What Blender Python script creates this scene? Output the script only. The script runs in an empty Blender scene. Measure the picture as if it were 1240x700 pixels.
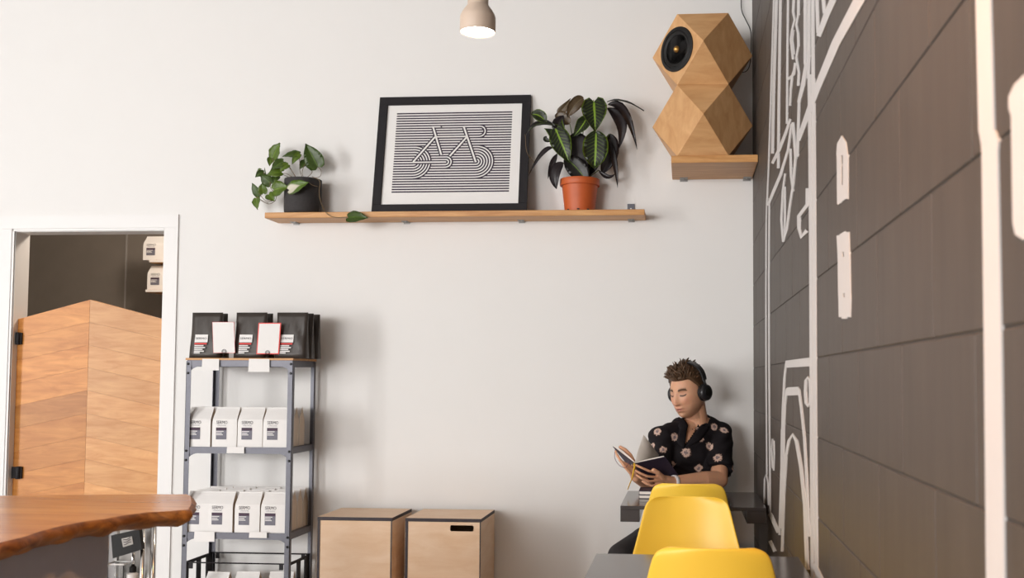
import bpy, bmesh, math, random
import numpy as np
from mathutils import Vector, Matrix
from mathutils.bvhtree import BVHTree

R = random.Random(7)
S = bpy.context.scene
C = S.collection
PI = math.pi

# ------------------------------------------------------------------ camera
F_PX, CX, CY = 1250.0, 731.0, 393.0
CAM = Vector((-0.34, -5.10, 1.243))
YAW, PITCH, ROLL = 0.0776, 0.053, 0.004
fw = Vector((-math.sin(YAW) * math.cos(PITCH), math.cos(YAW) * math.cos(PITCH), math.sin(PITCH)))
r0 = Vector((math.cos(YAW), math.sin(YAW), 0))
u0 = r0.cross(fw)
rt = r0 * math.cos(ROLL) + u0 * math.sin(ROLL)
up = u0 * math.cos(ROLL) - r0 * math.sin(ROLL)
cd = bpy.data.cameras.new('camera')
cam = bpy.data.objects.new('camera', cd); C.objects.link(cam)
m = Matrix.Identity(4)
for i in range(3):
    m[i][0], m[i][1], m[i][2], m[i][3] = rt[i], up[i], -fw[i], CAM[i]
cam.matrix_world = m
cd.sensor_width = 36.0; cd.sensor_fit = 'HORIZONTAL'
cd.lens = 36.0 * F_PX / 1240.0
cd.shift_x = (620 - CX) / 1240.0
cd.shift_y = (CY - 350) / 1240.0
cd.dof.use_dof = True; cd.dof.focus_distance = 4.85; cd.dof.aperture_fstop = 6.3
cd.clip_start = 0.02
S.camera = cam

# ------------------------------------------------------------------ world, lights, exposure
w = bpy.data.worlds.new('world'); S.world = w; w.use_nodes = True
w.node_tree.nodes['Background'].inputs[0].default_value = (0.80, 0.88, 1.0, 1)
w.node_tree.nodes['Background'].inputs[1].default_value = 1.0
S.view_settings.view_transform = 'Standard'; S.view_settings.look = 'None'
S.view_settings.gamma = 1.0; S.view_settings.use_curve_mapping = False
S.view_settings.exposure = 0.08

def area(name, loc, target, sx, sy, power, col):
    l = bpy.data.lights.new(name, 'AREA'); l.shape = 'RECTANGLE'; l.size = sx; l.size_y = sy
    l.energy = power; l.color = col
    o = bpy.data.objects.new(name, l); C.objects.link(o); o.location = loc
    o.rotation_euler = (Vector(target) - Vector(loc)).to_track_quat('-Z', 'Y').to_euler()
    return o
area('window_daylight_left', (-8.42, -7.0, 1.5), (0, -7.0, 1.5), 1.9, 3.2, 400, (1.0, 0.99, 0.985))
area('window_daylight_front', (-4.6, -10.42, 2.05), (-4.6, 0, 2.05), 3.2, 1.9, 400, (1.0, 0.985, 0.97))

# ------------------------------------------------------------------ pixel helpers
def ray(px, py):
    return fw + rt * ((px - CX) / F_PX) - up * ((py - CY) / F_PX)
def P(px, py, y):                      # point seen at a pixel, standing in the plane y
    d = ray(px, py); return CAM + d * ((y - CAM.y) / d.y)
def PX(px, py, x):                     # on a plane parallel to the right wall
    d = ray(px, py); return CAM + d * ((x - CAM.x) / d.x)
def PZ(px, py, z):                     # on a horizontal plane
    d = ray(px, py); return CAM + d * ((z - CAM.z) / d.z)

# ------------------------------------------------------------------ materials
def nm(name):
    mt = bpy.data.materials.new(name); mt.use_nodes = True
    nt = mt.node_tree; b = nt.nodes['Principled BSDF']
    return mt, nt, b
def c4(c): return (c[0], c[1], c[2], 1.0)
def srgb(r, g, b):
    f = lambda v: (v / 255 / 12.92) if v / 255 <= 0.04045 else ((v / 255 + 0.055) / 1.055) ** 2.4
    return (f(r), f(g), f(b))
def plain(name, col, rough=0.5, metal=0.0, var=0.06, scale=30.0, bump=0.0, spec=0.5, stretch=(1, 1, 1), obj=True):
    mt, nt, b = nm(name)
    N, L = nt.nodes, nt.links
    tc = N.new('ShaderNodeTexCoord'); mp = N.new('ShaderNodeMapping'); mp.inputs['Scale'].default_value = stretch
    L.new(tc.outputs['Object' if obj else 'Generated'], mp.inputs[0])
    nz = N.new('ShaderNodeTexNoise'); nz.inputs['Scale'].default_value = scale; nz.inputs['Detail'].default_value = 4
    L.new(mp.outputs[0], nz.inputs['Vector'])
    mx = N.new('ShaderNodeMix'); mx.data_type = 'RGBA'
    L.new(nz.outputs[0], mx.inputs[0])
    mx.inputs[6].default_value = c4([max(0, v * (1 - var)) for v in col])
    mx.inputs[7].default_value = c4([min(1, v * (1 + var)) for v in col])
    L.new(mx.outputs[2], b.inputs['Base Color'])
    b.inputs['Roughness'].default_value = rough; b.inputs['Metallic'].default_value = metal
    b.inputs['Specular IOR Level'].default_value = spec
    if bump:
        bp = N.new('ShaderNodeBump'); bp.inputs['Strength'].default_value = bump; bp.inputs['Distance'].default_value = 0.004
        L.new(nz.outputs[0], bp.inputs['Height']); L.new(bp.outputs[0], b.inputs['Normal'])
    return mt
def wood(name, c1, c2, grain=(1, 14, 14), scale=3.0, rough=0.45, rnd=0.0, bump=0.05, spec=0.4):
    mt, nt, b = nm(name); N, L = nt.nodes, nt.links
    tc = N.new('ShaderNodeTexCoord'); mp = N.new('ShaderNodeMapping'); mp.inputs['Scale'].default_value = grain
    L.new(tc.outputs['Object'], mp.inputs[0])
    oi = N.new('ShaderNodeObjectInfo')
    ad = N.new('ShaderNodeVectorMath'); ad.operation = 'ADD'
    ml = N.new('ShaderNodeVectorMath'); ml.operation = 'SCALE'; ml.inputs['Scale'].default_value = 37.0
    cb = N.new('ShaderNodeCombineXYZ')
    for k in range(3): L.new(oi.outputs['Random'], cb.inputs[k])
    L.new(cb.outputs[0], ml.inputs[0]); L.new(mp.outputs[0], ad.inputs[0]); L.new(ml.outputs[0], ad.inputs[1])
    nz = N.new('ShaderNodeTexNoise'); nz.inputs['Scale'].default_value = scale; nz.inputs['Detail'].default_value = 8
    nz.inputs['Roughness'].default_value = 0.62; nz.inputs['Distortion'].default_value = 0.6
    L.new(ad.outputs[0], nz.inputs['Vector'])
    rp = N.new('ShaderNodeValToRGB'); rp.color_ramp.elements[0].position = 0.3; rp.color_ramp.elements[1].position = 0.7
    rp.color_ramp.elements[0].color = c4(c1); rp.color_ramp.elements[1].color = c4(c2)
    L.new(nz.outputs[0], rp.inputs[0])
    out = rp.outputs[0]
    if rnd:
        hs = N.new('ShaderNodeHueSaturation'); L.new(out, hs.inputs['Color'])
        mr = N.new('ShaderNodeMapRange'); mr.inputs[3].default_value = 1 - rnd; mr.inputs[4].default_value = 1 + rnd
        L.new(oi.outputs['Random'], mr.inputs[0]); L.new(mr.outputs[0], hs.inputs['Value']); out = hs.outputs[0]
    L.new(out, b.inputs['Base Color'])
    b.inputs['Roughness'].default_value = rough; b.inputs['Specular IOR Level'].default_value = spec
    bp = N.new('ShaderNodeBump'); bp.inputs['Strength'].default_value = bump; bp.inputs['Distance'].default_value = 0.002
    L.new(nz.outputs[0], bp.inputs['Height']); L.new(bp.outputs[0], b.inputs['Normal'])
    return mt
def emit(name, col, s):
    mt, nt, b = nm(name)
    b.inputs['Emission Color'].default_value = c4(col); b.inputs['Emission Strength'].default_value = s
    b.inputs['Base Color'].default_value = c4(col)
    return mt
def glass(name, col=(1, 1, 1), rough=0.0):
    mt, nt, b = nm(name); b.inputs['Base Color'].default_value = c4(col)
    b.inputs['Transmission Weight'].default_value = 1.0; b.inputs['Roughness'].default_value = rough; b.inputs['IOR'].default_value = 1.45
    return mt

M = {}
M['wall'] = plain('white wall paint', (0.80, 0.785, 0.765), 0.62, var=0.012, scale=6, bump=0.02, spec=0.3)
M['trim'] = plain('white trim paint', (0.80, 0.785, 0.77), 0.45, var=0.01, scale=8)
M['ceil'] = plain('ceiling paint', (0.42, 0.40, 0.38), 0.8, var=0.03, scale=4)
M['floor'] = plain('polished concrete', (0.46, 0.455, 0.45), 0.35, var=0.15, scale=3)
M['block'] = plain('dark satin block paint', (0.066, 0.053, 0.044), 0.5, var=0.30, scale=5, bump=0.25, stretch=(3, 3, 0.5), spec=0.28)
M['mortar'] = plain('painted mortar', (0.045, 0.036, 0.030), 0.6, var=0.2, scale=20)
M['mural'] = plain('white mural paint', (0.58, 0.56, 0.55), 0.5, var=0.03, scale=20)
M['store'] = plain('grey storeroom paint', (0.20, 0.175, 0.15), 0.75, var=0.08, scale=8)
M['black'] = plain('black powder coat', (0.014, 0.012, 0.014), 0.6, var=0.1, spec=.3)
M['steel'] = plain('grey painted steel', (0.115, 0.115, 0.135), 0.4, 0.4, var=0.12, scale=60)
M['bolt'] = plain('dark bolt', (0.02, 0.02, 0.02), 0.35, 0.6)
M['chrome'] = plain('brushed chrome', (0.75, 0.75, 0.75), 0.18, 1.0, var=0.03)
M['bracket'] = plain('grey bracket metal', (0.30, 0.29, 0.28), 0.4, 0.3)
M['oak'] = wood('oak board', srgb(176, 118, 62), srgb(214, 163, 104), (2, 22, 22), 2.0, 0.42)
M['door'] = wood('door plank', srgb(174, 104, 36), srgb(212, 144, 72), (2.2, 10, 14), 2.2, 0.38, rnd=0.17)
M['door_lit'] = wood('door plank lit', srgb(194, 128, 62), srgb(224, 166, 104), (2.2, 10, 14), 2.2, 0.34, rnd=0.15)  # lighter copy of the plank wood: light on the right half put into colour
M['ply'] = wood('birch plywood', srgb(228, 192, 156), srgb(242, 214, 186), (3, 3, 12), 1.6, 0.5, rnd=0.03)
M['plydark'] = plain('dark plywood edge', (0.035, 0.026, 0.032), 0.55, var=0.3, scale=90)
M['maple'] = wood('speaker veneer', srgb(196, 146, 96), srgb(218, 172, 122), (2, 12, 4), 2.5, 0.42)
M['slab'] = wood('live edge slab', srgb(168, 98, 32), srgb(226, 160, 84), (1.2, 9, 9), 1.7, 0.24, spec=0.5)
M['bark'] = wood('slab edge', srgb(84, 44, 14), srgb(188, 124, 56), (5, 5, 9), 3.5, 0.55, bump=0.3)
M['base'] = plain('counter base paint', (0.36, 0.37, 0.46), 0.5, var=0.05)
M['laminate'] = plain('black glossy laminate', (0.045, 0.040, 0.042), 0.16, var=0.1, spec=0.6)
M['yellow'] = plain('yellow plastic', (0.86, 0.585, 0.06), 0.38, var=0.015, scale=10)
M['white'] = plain('white paper', (0.82, 0.80, 0.78), 0.75, var=0.02)
M['kraft'] = plain('kraft side', (0.60, 0.50, 0.40), 0.75, var=0.08, scale=12)
M['ink'] = plain('dark print', (0.055, 0.045, 0.06), 0.6, var=0.25, scale=60)
M['ink2'] = plain('grey print', (0.15, 0.145, 0.18), 0.6, var=0.2, scale=60)
M['ink3'] = plain('purple black print', (0.045, 0.015, 0.04), 0.6)
M['artink'] = plain('art print ink', (0.035, 0.022, 0.042), 0.7, var=0.1)
M['pouch'] = plain('black foil pouch', (0.042, 0.033, 0.027), 0.42, var=0.25, scale=14, bump=0.5)
M['red'] = plain('red print', (0.75, 0.06, 0.05), 0.6)
M['tag'] = plain('paper tag', (0.80, 0.78, 0.76), 0.7, var=0.01)
M['terra'] = plain('terracotta plastic', (0.52, 0.10, 0.02), 0.5, var=0.08)
M['soil'] = plain('potting soil', (0.035, 0.022, 0.014), 0.95, var=0.5, scale=90, bump=0.8)
M['stonepot'] = plain('charcoal ceramic', (0.034, 0.030, 0.030), 0.8, var=0.35, scale=70, bump=0.2)
M['stem'] = plain('brown stem', (0.16, 0.10, 0.045), 0.6, var=0.2)
M['gstem'] = plain('green stem', (0.10, 0.13, 0.03), 0.6, var=0.2)
M['rubber'] = plain('black rubber', (0.010, 0.009, 0.009), 0.55, spec=.3)
M['cone'] = plain('speaker cone', (0.018, 0.018, 0.019), 0.38)
M['brass'] = plain('brass plug', (0.62, 0.34, 0.10), 0.35, 0.9)
M['lampbody'] = plain('beige lamp shell', (0.62, 0.49, 0.39), 0.5, var=0.03)
M['lampglow'] = emit('lamp lens', (1.0, 0.93, 0.84), 14.0)
M['navy'] = plain('dark violet book cloth', (0.032, 0.022, 0.045), 0.6, var=0.15, scale=80)
M['page'] = plain('book page', (0.74, 0.70, 0.65), 0.8, var=0.03)
M['ribbon'] = plain('yellow ribbon', (0.85, 0.52, 0.03), 0.45)
M['purple'] = plain('purple elastic', (0.10, 0.02, 0.08), 0.5)
M['trouser'] = plain('black denim', (0.018, 0.015, 0.017), 0.85, var=0.3, scale=120)
M['shoe'] = plain('black shoe', (0.02, 0.018, 0.018), 0.5)
M['hair'] = plain('brown hair', (0.080, 0.042, 0.020), 0.5, var=0.55, scale=45, spec=0.4)
M['hp'] = plain('black headphone', (0.016, 0.015, 0.017), 0.32)
M['band'] = plain('pale wristband', (0.72, 0.72, 0.74), 0.5)
M['cab'] = plain('light grey cabinet', (0.62, 0.63, 0.66), 0.45, var=0.02)
M['glass'] = glass('clear glass')
M['alu'] = plain('window frame', (0.06, 0.06, 0.065), 0.4, 0.5)

# ------------------------------------------------------------------ mesh helpers
class MB:
    def __init__(s): s.v = []; s.f = []; s.mi = []; s.uv = None
    def add(s, vs, fs, mi=0):
        o = len(s.v); s.v += [tuple(v) for v in vs]
        for f in fs: s.f.append([i + o for i in f]); s.mi.append(mi)
        return s
    def box(s, a, b, mi=0):
        x0, y0, z0 = a; x1, y1, z1 = b
        x0, x1 = min(x0, x1), max(x0, x1); y0, y1 = min(y0, y1), max(y0, y1); z0, z1 = min(z0, z1), max(z0, z1)
        return s.add([(x0, y0, z0), (x1, y0, z0), (x1, y1, z0), (x0, y1, z0), (x0, y0, z1), (x1, y0, z1), (x1, y1, z1), (x0, y1, z1)],
                     [(0, 3, 2, 1), (4, 5, 6, 7), (0, 1, 5, 4), (1, 2, 6, 5), (2, 3, 7, 6), (3, 0, 4, 7)], mi)
    def cbox(s, a, b, c=0.004, mi=0):      # box with chamfered edges
        bm = bmesh.new(); t = MB().box(a, b)
        vs = [bm.verts.new(v) for v in t.v]
        for f in t.f: bm.faces.new([vs[i] for i in f])
        bmesh.ops.bevel(bm, geom=bm.edges[:], offset=c, segments=1, affect='EDGES')
        bm.verts.index_update()
        s.add([v.co[:] for v in bm.verts], [[v.index for v in f.verts] for f in bm.faces], mi); bm.free(); return s
    def prism(s, poly, vec, mi=0, mi_side=None):
        n = len(poly); poly = [Vector(p) for p in poly]; vec = Vector(vec)
        o = len(s.v)
        s.v += [tuple(p) for p in poly] + [tuple(p + vec) for p in poly]
        nrm = Vector((0, 0, 0))
        for i in range(n): nrm += poly[i].cross(poly[(i + 1) % n])
        fl = nrm.dot(vec) > 0
        a = list(range(o, o + n)); b = list(range(o + n, o + 2 * n))
        s.f += [a[::-1] if fl else a, b if fl else b[::-1]]; s.mi += [mi, mi]
        for i in range(n):
            j = (i + 1) % n; q = [a[i], a[j], b[j], b[i]]
            s.f.append(q if fl else q[::-1]); s.mi.append(mi if mi_side is None else mi_side)
        return s
    def tube(s, pts, r, n=8, mi=0, cap=True):
        pts = [Vector(p) for p in pts]; k = len(pts)
        rs = r if isinstance(r, (list, tuple)) else [r] * k
        o = len(s.v); prev = None
        for i, p in enumerate(pts):
            t = (pts[min(i + 1, k - 1)] - pts[max(i - 1, 0)]).normalized()
            if prev is None:
                a = Vector((0, 0, 1)) if abs(t.z) < 0.9 else Vector((1, 0, 0))
                n1 = t.cross(a).normalized()
            else:
                n1 = (prev - t * prev.dot(t)).normalized()
            prev = n1; n2 = t.cross(n1)
            for j in range(n):
                an = 2 * PI * j / n
                s.v.append(tuple(p + (n1 * math.cos(an) + n2 * math.sin(an)) * rs[i]))
        for i in range(k - 1):
            for j in range(n):
                jj = (j + 1) % n
                s.f.append([o + i * n + j, o + i * n + jj, o + (i + 1) * n + jj, o + (i + 1) * n + j]); s.mi.append(mi)
        if cap:
            s.f.append([o + j for j in range(n)][::-1]); s.f.append([o + (k - 1) * n + j for j in range(n)]); s.mi += [mi, mi]
        return s
    def lathe(s, prof, n=32, origin=(0, 0, 0), axis=(0, 0, 1), mi=0, mis=None):
        ax = Vector(axis).normalized(); q = ax.to_track_quat('Z', 'Y'); og = Vector(origin)
        o = len(s.v)
        for (r, z) in prof:
            for j in range(n):
                an = 2 * PI * j / n
                s.v.append(tuple(og + q @ Vector((r * math.cos(an), r * math.sin(an), z))))
        for i in range(len(prof) - 1):
            for j in range(n):
                jj = (j + 1) % n
                s.f.append([o + i * n + j, o + i * n + jj, o + (i + 1) * n + jj, o + (i + 1) * n + j])
                s.mi.append(mis[i] if mis else mi)
        if prof[0][0] > 1e-5: s.f.append([o + j for j in range(n)][::-1]); s.mi.append(mis[0] if mis else mi)
        if prof[-1][0] > 1e-5: s.f.append([o + (len(prof) - 1) * n + j for j in range(n)]); s.mi.append(mis[-1] if mis else mi)
        return s
    def capsule(s, a, b, ra, rb, n=14, sq=None):     # tapered capsule (for bodies that are remeshed)
        a, b = Vector(a), Vector(b); d = b - a; L = max(d.length, 1e-6); t = d / L
        prof = []
        for i in range(6): an = PI / 2 * i / 5; prof.append((ra * math.sin(an), -ra * math.cos(an)))
        for i in range(6): an = PI / 2 * i / 5; prof.append((rb * math.cos(an), L + rb * math.sin(an)))
        prof[0] = (1e-4, prof[0][1]); prof[-1] = (1e-4, prof[-1][1])
        return s.lathe(prof, n, a, t)
    def ball(s, c, rad, rot=None, n=20, k=12):
        c = Vector(c); o = len(s.v); rad = Vector(rad)
        for i in range(k + 1):
            th = PI * i / k
            rr = max(math.sin(th), 1e-3)
            for j in range(n):
                ph = 2 * PI * j / n
                v = Vector((rad.x * rr * math.cos(ph), rad.y * rr * math.sin(ph), -rad.z * math.cos(th)))
                if rot: v = rot @ v
                s.v.append(tuple(c + v))
        for i in range(k):
            for j in range(n):
                jj = (j + 1) % n
                s.f.append([o + i * n + j, o + i * n + jj, o + (i + 1) * n + jj, o + (i + 1) * n + j]); s.mi.append(0)
        s.f.append([o + j for j in range(n)][::-1]); s.f.append([o + k * n + j for j in range(n)]); s.mi += [0, 0]
        return s
    def mesh(s, name, mats, smooth=False):
        me = bpy.data.meshes.new(name); me.from_pydata(s.v, [], s.f)
        for k in (mats if isinstance(mats, (list, tuple)) else [mats]): me.materials.append(M[k] if isinstance(k, str) else k)
        me.polygons.foreach_set('material_index', s.mi)
        if smooth: me.polygons.foreach_set('use_smooth', [True] * len(me.polygons))
        me.update(); return me
    def build(s, name, mats, parent=None, smooth=False, auto=None):
        me = s.mesh(name, mats, smooth or auto is not None)
        if auto is not None: me.set_sharp_from_angle(angle=math.radians(auto))
        return link(name, me, parent)

def link(name, me, parent=None):
    o = bpy.data.objects.new(name, me); C.objects.link(o)
    if parent is not None:
        o.parent = parent
        if parent.get('_pt'): pass
    return o
def tag(o, label, cat, group=None):
    o['label'] = label; o['category'] = cat
    if group: o['group'] = group
    return o
def thing(name, label, cat, loc=(0, 0, 0), rz=0, group=None):
    o = bpy.data.objects.new(name, None); C.objects.link(o)
    o.empty_display_size = 0.05
    o.location = loc; o.rotation_euler = (0, 0, rz); return tag(o, label, cat, group)
def struct(o, label=None, cat=None):
    o['kind'] = 'structure'
    if label: o['label'] = label
    if cat: o['category'] = cat
    return o
def dup(root, loc=None, rz=None, label=None, group=None):
    r = root.copy(); C.objects.link(r)
    if loc is not None: r.location = loc
    if rz is not None: r.rotation_euler = (0, 0, rz)
    if label: r['label'] = label
    if group: r['group'] = group
    for ch in list(root.children):
        c = ch.copy(); C.objects.link(c); c.parent = r
        for g in list(ch.children):
            d = g.copy(); C.objects.link(d); d.parent = c
    return r
def apply_mods(o):
    dg = bpy.context.evaluated_depsgraph_get(); dg.update()
    me = bpy.data.meshes.new_from_object(o.evaluated_get(dg))
    o.modifiers.clear(); o.data = me; return o
def text_mesh(body, size, mat, width=None, name='lettering'):
    cu = bpy.data.curves.new(name, 'FONT'); cu.body = body; cu.size = size; cu.align_x = 'CENTER'; cu.align_y = 'CENTER'
    cu.resolution_u = 2
    t = bpy.data.objects.new(name, cu); C.objects.link(t)
    dg = bpy.context.evaluated_depsgraph_get(); dg.update()
    me = bpy.data.meshes.new_from_object(t.evaluated_get(dg)); bpy.data.objects.remove(t)
    if width:
        xs = [v.co.x for v in me.vertices]; k = width / (max(xs) - min(xs))
        for v in me.vertices: v.co.x *= k
    me.materials.clear(); me.materials.append(M[mat])
    # stand upright facing -y
    for v in me.vertices: v.co = Vector((v.co.x, 0, v.co.y))
    return me

# ================================================================== ROOM
XL, YF, ZC = -8.5, -10.5, 3.9
oL = P(16.5, 330, 0).x; oR = P(198, 330, 0).x; oT = P(110, 279.5, 0).z
# back wall with the storeroom doorway
wb = MB()
wb.box((XL, 0, 0), (oL, 0.12, ZC)).box((oL, 0, oT), (oR, 0.12, ZC)).box((oR, 0, 0), (0.2, 0.12, ZC))
struct(wb.build('wall_back', 'wall'), 'white painted wall behind the reader', 'wall')
struct(MB().box((XL, YF, -0.1), (0.2, 2.6, 0)).build('floor', 'floor'), 'polished concrete floor', 'floor')
struct(MB().box((XL - .2, YF - .2, ZC), (0.2, 0.2, ZC + 0.1)).build('ceiling', 'ceil'), 'pale ceiling', 'ceiling')
wl = MB()
wl.box((XL - .15, YF, 0), (XL, -8.7, ZC)).box((XL - .15, -5.3, 0), (XL, 0.12, ZC)).box((XL - .15, -8.7, 0), (XL, -5.3, 0.5)).box((XL - .15, -8.7, 2.5), (XL, -5.3, ZC))
struct(wl.build('wall_left', 'wall'), 'white side wall with a large window', 'wall')
wf = MB()
wf.box((XL, YF - .15, 0), (-6.3, YF, ZC)).box((-2.9, YF - .15, 0), (0.2, YF, ZC)).box((-6.3, YF - .15, 0), (-2.9, YF, 1.05)).box((-6.3, YF - .15, 3.05), (-2.9, YF, ZC))
struct(wf.build('wall_front', 'wall'), 'white street wall with a large window', 'wall')
def window(name, a, b, axis):
    o = bpy.data.objects.new(name, None); C.objects.link(o); struct(o, 'dark framed shop window', 'window')
    fr = MB()
    if axis == 'x':
        x = a[0]
        for k in range(4):
            y = a[1] + (b[1] - a[1]) * k / 3
            fr.box((x - .03, y - .03, a[2]), (x + .03, y + .03, b[2]))
        for z in (a[2], b[2]): fr.box((x - .03, a[1], z - .03), (x + .03, b[1], z + .03))
    else:
        y = a[1]
        for k in range(4):
            x = a[0] + (b[0] - a[0]) * k / 3
            fr.box((x - .03, y - .03, a[2]), (x + .03, y + .03, b[2]))
        for z in (a[2], b[2]): fr.box((a[0], y - .03, z - .03), (b[0], y + .03, z + .03))
    fr.build('window_frame', 'alu', o)
window('window_1', (XL - .09, -8.67, .53), (XL - .09, -5.33, 2.47), 'x')
window('window_2', (-6.27, YF - .09, 1.08), (-2.93, YF - .09, 3.02), 'y')

# right wall: painted concrete blocks laid in courses over mortar
wr = struct(MB().box((0.0025, YF, 0), (0.2, 0.12, ZC)).build('wall_right', 'mortar'), 'dark painted block wall with a white line mural', 'wall')
CH, BL = 0.2032, 0.4064
zj = PX(914.9, 445.5, 0.0).z                      # a bed joint seen at the corner
z0 = zj - math.floor(zj / CH) * CH
def block_mesh(h, l):
    return MB().cbox((0, -l / 2 + .0012, .0012), (0.03, l / 2 - .0012, h - .0012), 0.0018).mesh('block', 'block')
bm_full = block_mesh(CH, BL); bm_half = block_mesh(CH, BL / 2); bm_low = block_mesh(z0, BL)
ncourse = int((ZC - z0) / CH) + 1
for k in range(-1, ncourse):
    zb = z0 + k * CH if k >= 0 else 0.0
    if zb + CH > ZC: continue
    off = 0 if k % 2 == 0 else BL / 2
    y = 0.0 - BL / 2 + (off if off else 0)
    n = 0
    if off:
        o = link('block', bm_half, wr); o.location = (0, -BL / 4, zb); y = -BL / 2 - BL / 2
    while y > -5.4:
        o = link('block', bm_full if k >= 0 else bm_low, wr); o.location = (0, y, zb); y -= BL
struct(MB().box((-0.001, YF, 0), (0.03, -5.6, ZC)).build('wall_right_end', 'block', None), 'dark painted end of the block wall behind the tables', 'wall')

# mural: white painted outlines traced onto the wall plane
mu = MB()
MXC = [-0.0022]
def MXn(): MXC[0] -= .000015; return MXC[0]
def strip(pts, wd, close=False):
    n = len(pts); ws = wd if isinstance(wd, (list, tuple)) else [wd] * n
    L, Rr = [], []; MX = MXn()
    for i, (x, y) in enumerate(pts):
        if close: a, b = pts[(i - 1) % n], pts[(i + 1) % n]
        else: a, b = pts[max(i - 1, 0)], pts[min(i + 1, n - 1)]
        dx, dy = b[0] - a[0], b[1] - a[1]; l = math.hypot(dx, dy) or 1
        nx, ny = -dy / l, dx / l
        h = ws[i] / 2
        L.append(PX(x + nx * h, y + ny * h, MX)); Rr.append(PX(x - nx * h, y - ny * h, MX))
    vs = L + Rr; fs = []
    for i in range(n if close else n - 1):
        j = (i + 1) % n; fs.append((i, j, n + j, n + i))
    top = [Vector(v) for v in vs]; bot = [v + Vector((0.004, 0, 0)) for v in top]
    o = len(top); sides = []
    for i in range(n if close else n - 1):
        j = (i + 1) % n; sides += [(i, j, o + j, o + i), (n + i, n + j, o + n + j, o + n + i)]
    mu.add(top + bot, fs + sides)
def patch(pts):
    MX = MXn(); mu.prism([PX(x, y, MX) for x, y in pts], (0.004, 0, 0))
strip([(1190, -6), (1194, 158), (1196, 164), (1198, 172), (1198, 185), (1202, 440), (1205, 708)], [18, 18.5, 20, 21, 19, 21, 22])
patch([(1262, 84), (1240, 90), (1228, 102), (1221, 117), (1221, 131), (1224, 140), (1226, 270), (1229, 284), (1238, 290), (1262, 292)])
patch([(1019, 164), (1024, 172), (1026, 188), (1018, 188)]); patch([(1019, 164), (1018, 188), (1012.5, 188), (1013.5, 174)])
strip([(1015.5, 187), (1016, 246)], 5); strip([(1023.5, 187), (1023.5, 241)], 6); patch([(1013.5, 224), (1026, 224), (1026, 239), (1015, 248), (1013.5, 247)])
strip([(1015.6, 285), (1016.6, 304), (1017, 312), (1017.6, 354), (1018, 362), (1018, 384)], [5.4, 5.4, 5.6, 5.6, 5.6, 5])
strip([(1024.4, 281), (1025, 304), (1025.4, 312), (1026, 354), (1026.4, 362), (1026.4, 384)], [6.4, 6.6, 6.8, 7, 7, 6])
patch([(1016.5, 284), (1023, 280), (1023.5, 305), (1017.5, 305)]); patch([(1018, 311), (1024, 311), (1024.6, 355), (1018.6, 355)]); patch([(1018.8, 360), (1024.8, 360), (1025, 386), (1019, 386)])
strip([(979.6, 90), (980.6, 178), (981.6, 300), (982.2, 440), (982.6, 560), (983.5, 708)], 3.8)
strip([(984.6, 95), (985.0, 150), (985.8, 300), (986.4, 440), (987.0, 560), (988.5, 708)], 3.6)
strip([(1044, -8), (1040, 0), (1012, 52), (990, 105), (966.5, 170)], [13, 12.5, 10, 8, 5])
strip([(1012, -8), (1001, 17), (991, 44)], [8, 7.5, 5.5]); strip([(988.5, -6), (990, 40)], 3.2); strip([(996, -6), (998, 16)], 3.6)
strip([(974.7, -6), (974.7, 78)], 3.4); strip([(979.2, -6), (979, 68), (978, 95)], 3.0); strip([(983.8, -6), (983.8, 55), (984.6, 160)], 3.2)
strip([(976, 76), (972, 104), (967, 124)], [3.5, 5, 4]); strip([(967.2, 122), (965, 190)], 2.6)
strip([(936.8, -6), (934.6, 62), (932.6, 130), (930.2, 205), (928.4, 245)], 1.4)
strip([(940.0, -6), (938, 60), (936.2, 118), (935, 186)], 3.0); strip([(944.6, -6), (943.6, 60), (942.6, 130), (942, 204)], 2.6)
strip([(953.8, -6), (953.0, 62), (952.4, 150)], 1.8)
strip([(961, -6), (960, 14), (962, 24), (959, 36), (957.4, 48), (958.6, 60), (960, 72)], 2.4)
strip([(966.4, -6), (966.2, 18), (964, 30), (966, 40), (966.5, 56), (964, 70), (967, 88), (966, 104)], 2.4)
strip([(961, 36), (959.4, 48), (961.5, 66)], 1.2); strip([(962.8, 76), (961, 90), (954, 96)], 3); strip([(958, 100), (957, 112), (956, 128)], 2)
strip([(963, 80), (959, 92), (957, 110)], 2.4)
strip([(957, 144), (951, 162), (944, 180), (935, 198)], [3, 3.6, 4, 3.4]); strip([(959.6, 148), (961.5, 170), (963, 192)], 2.8)
strip([(958.2, 150), (954, 182), (945, 212), (937, 231), (929.5, 249)], [2.4, 2.8, 3.6, 3.8, 3])
strip([(963, 190), (960, 225), (956, 250), (952.5, 278), (948.5, 292)], 2.6); strip([(956.6, 180), (957.4, 212), (960, 232)], 2.2)
strip([(950.5, 210), (947.5, 232), (945.8, 266), (948, 293)], 2.2); strip([(950, 226), (950, 262), (949.5, 288)], 1.6)
strip([(928.2, 240), (927.4, 268)], .9); strip([(931.2, 240), (930.6, 330), (930.8, 440), (931.6, 560), (932.2, 622)], 1.3); strip([(927.4, 268), (927, 350), (927.2, 440), (928, 575)], 1.0)
strip([(977.5, 228), (977.5, 248), (967, 262), (967, 276), (970, 287), (977, 279)], [4, 4.5, 4, 3.5, 5, 5])
patch([(951, 436.8), (982, 432.8), (982, 443.6), (951.5, 445.4)]); strip([(952, 438), (949.5, 458), (947.4, 500), (946.4, 556), (945.4, 640)], 2.2)
patch([(951.5, 470.6), (954, 469), (966, 468.4), (968, 471), (968, 478.4), (952, 479.2)]); strip([(952.4, 472), (950, 492), (948.6, 520), (948, 580), (947, 640)], 2.4)
strip([(967, 472), (970, 496), (973.5, 530), (976, 575), (979, 650)], 2.6)
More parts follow.
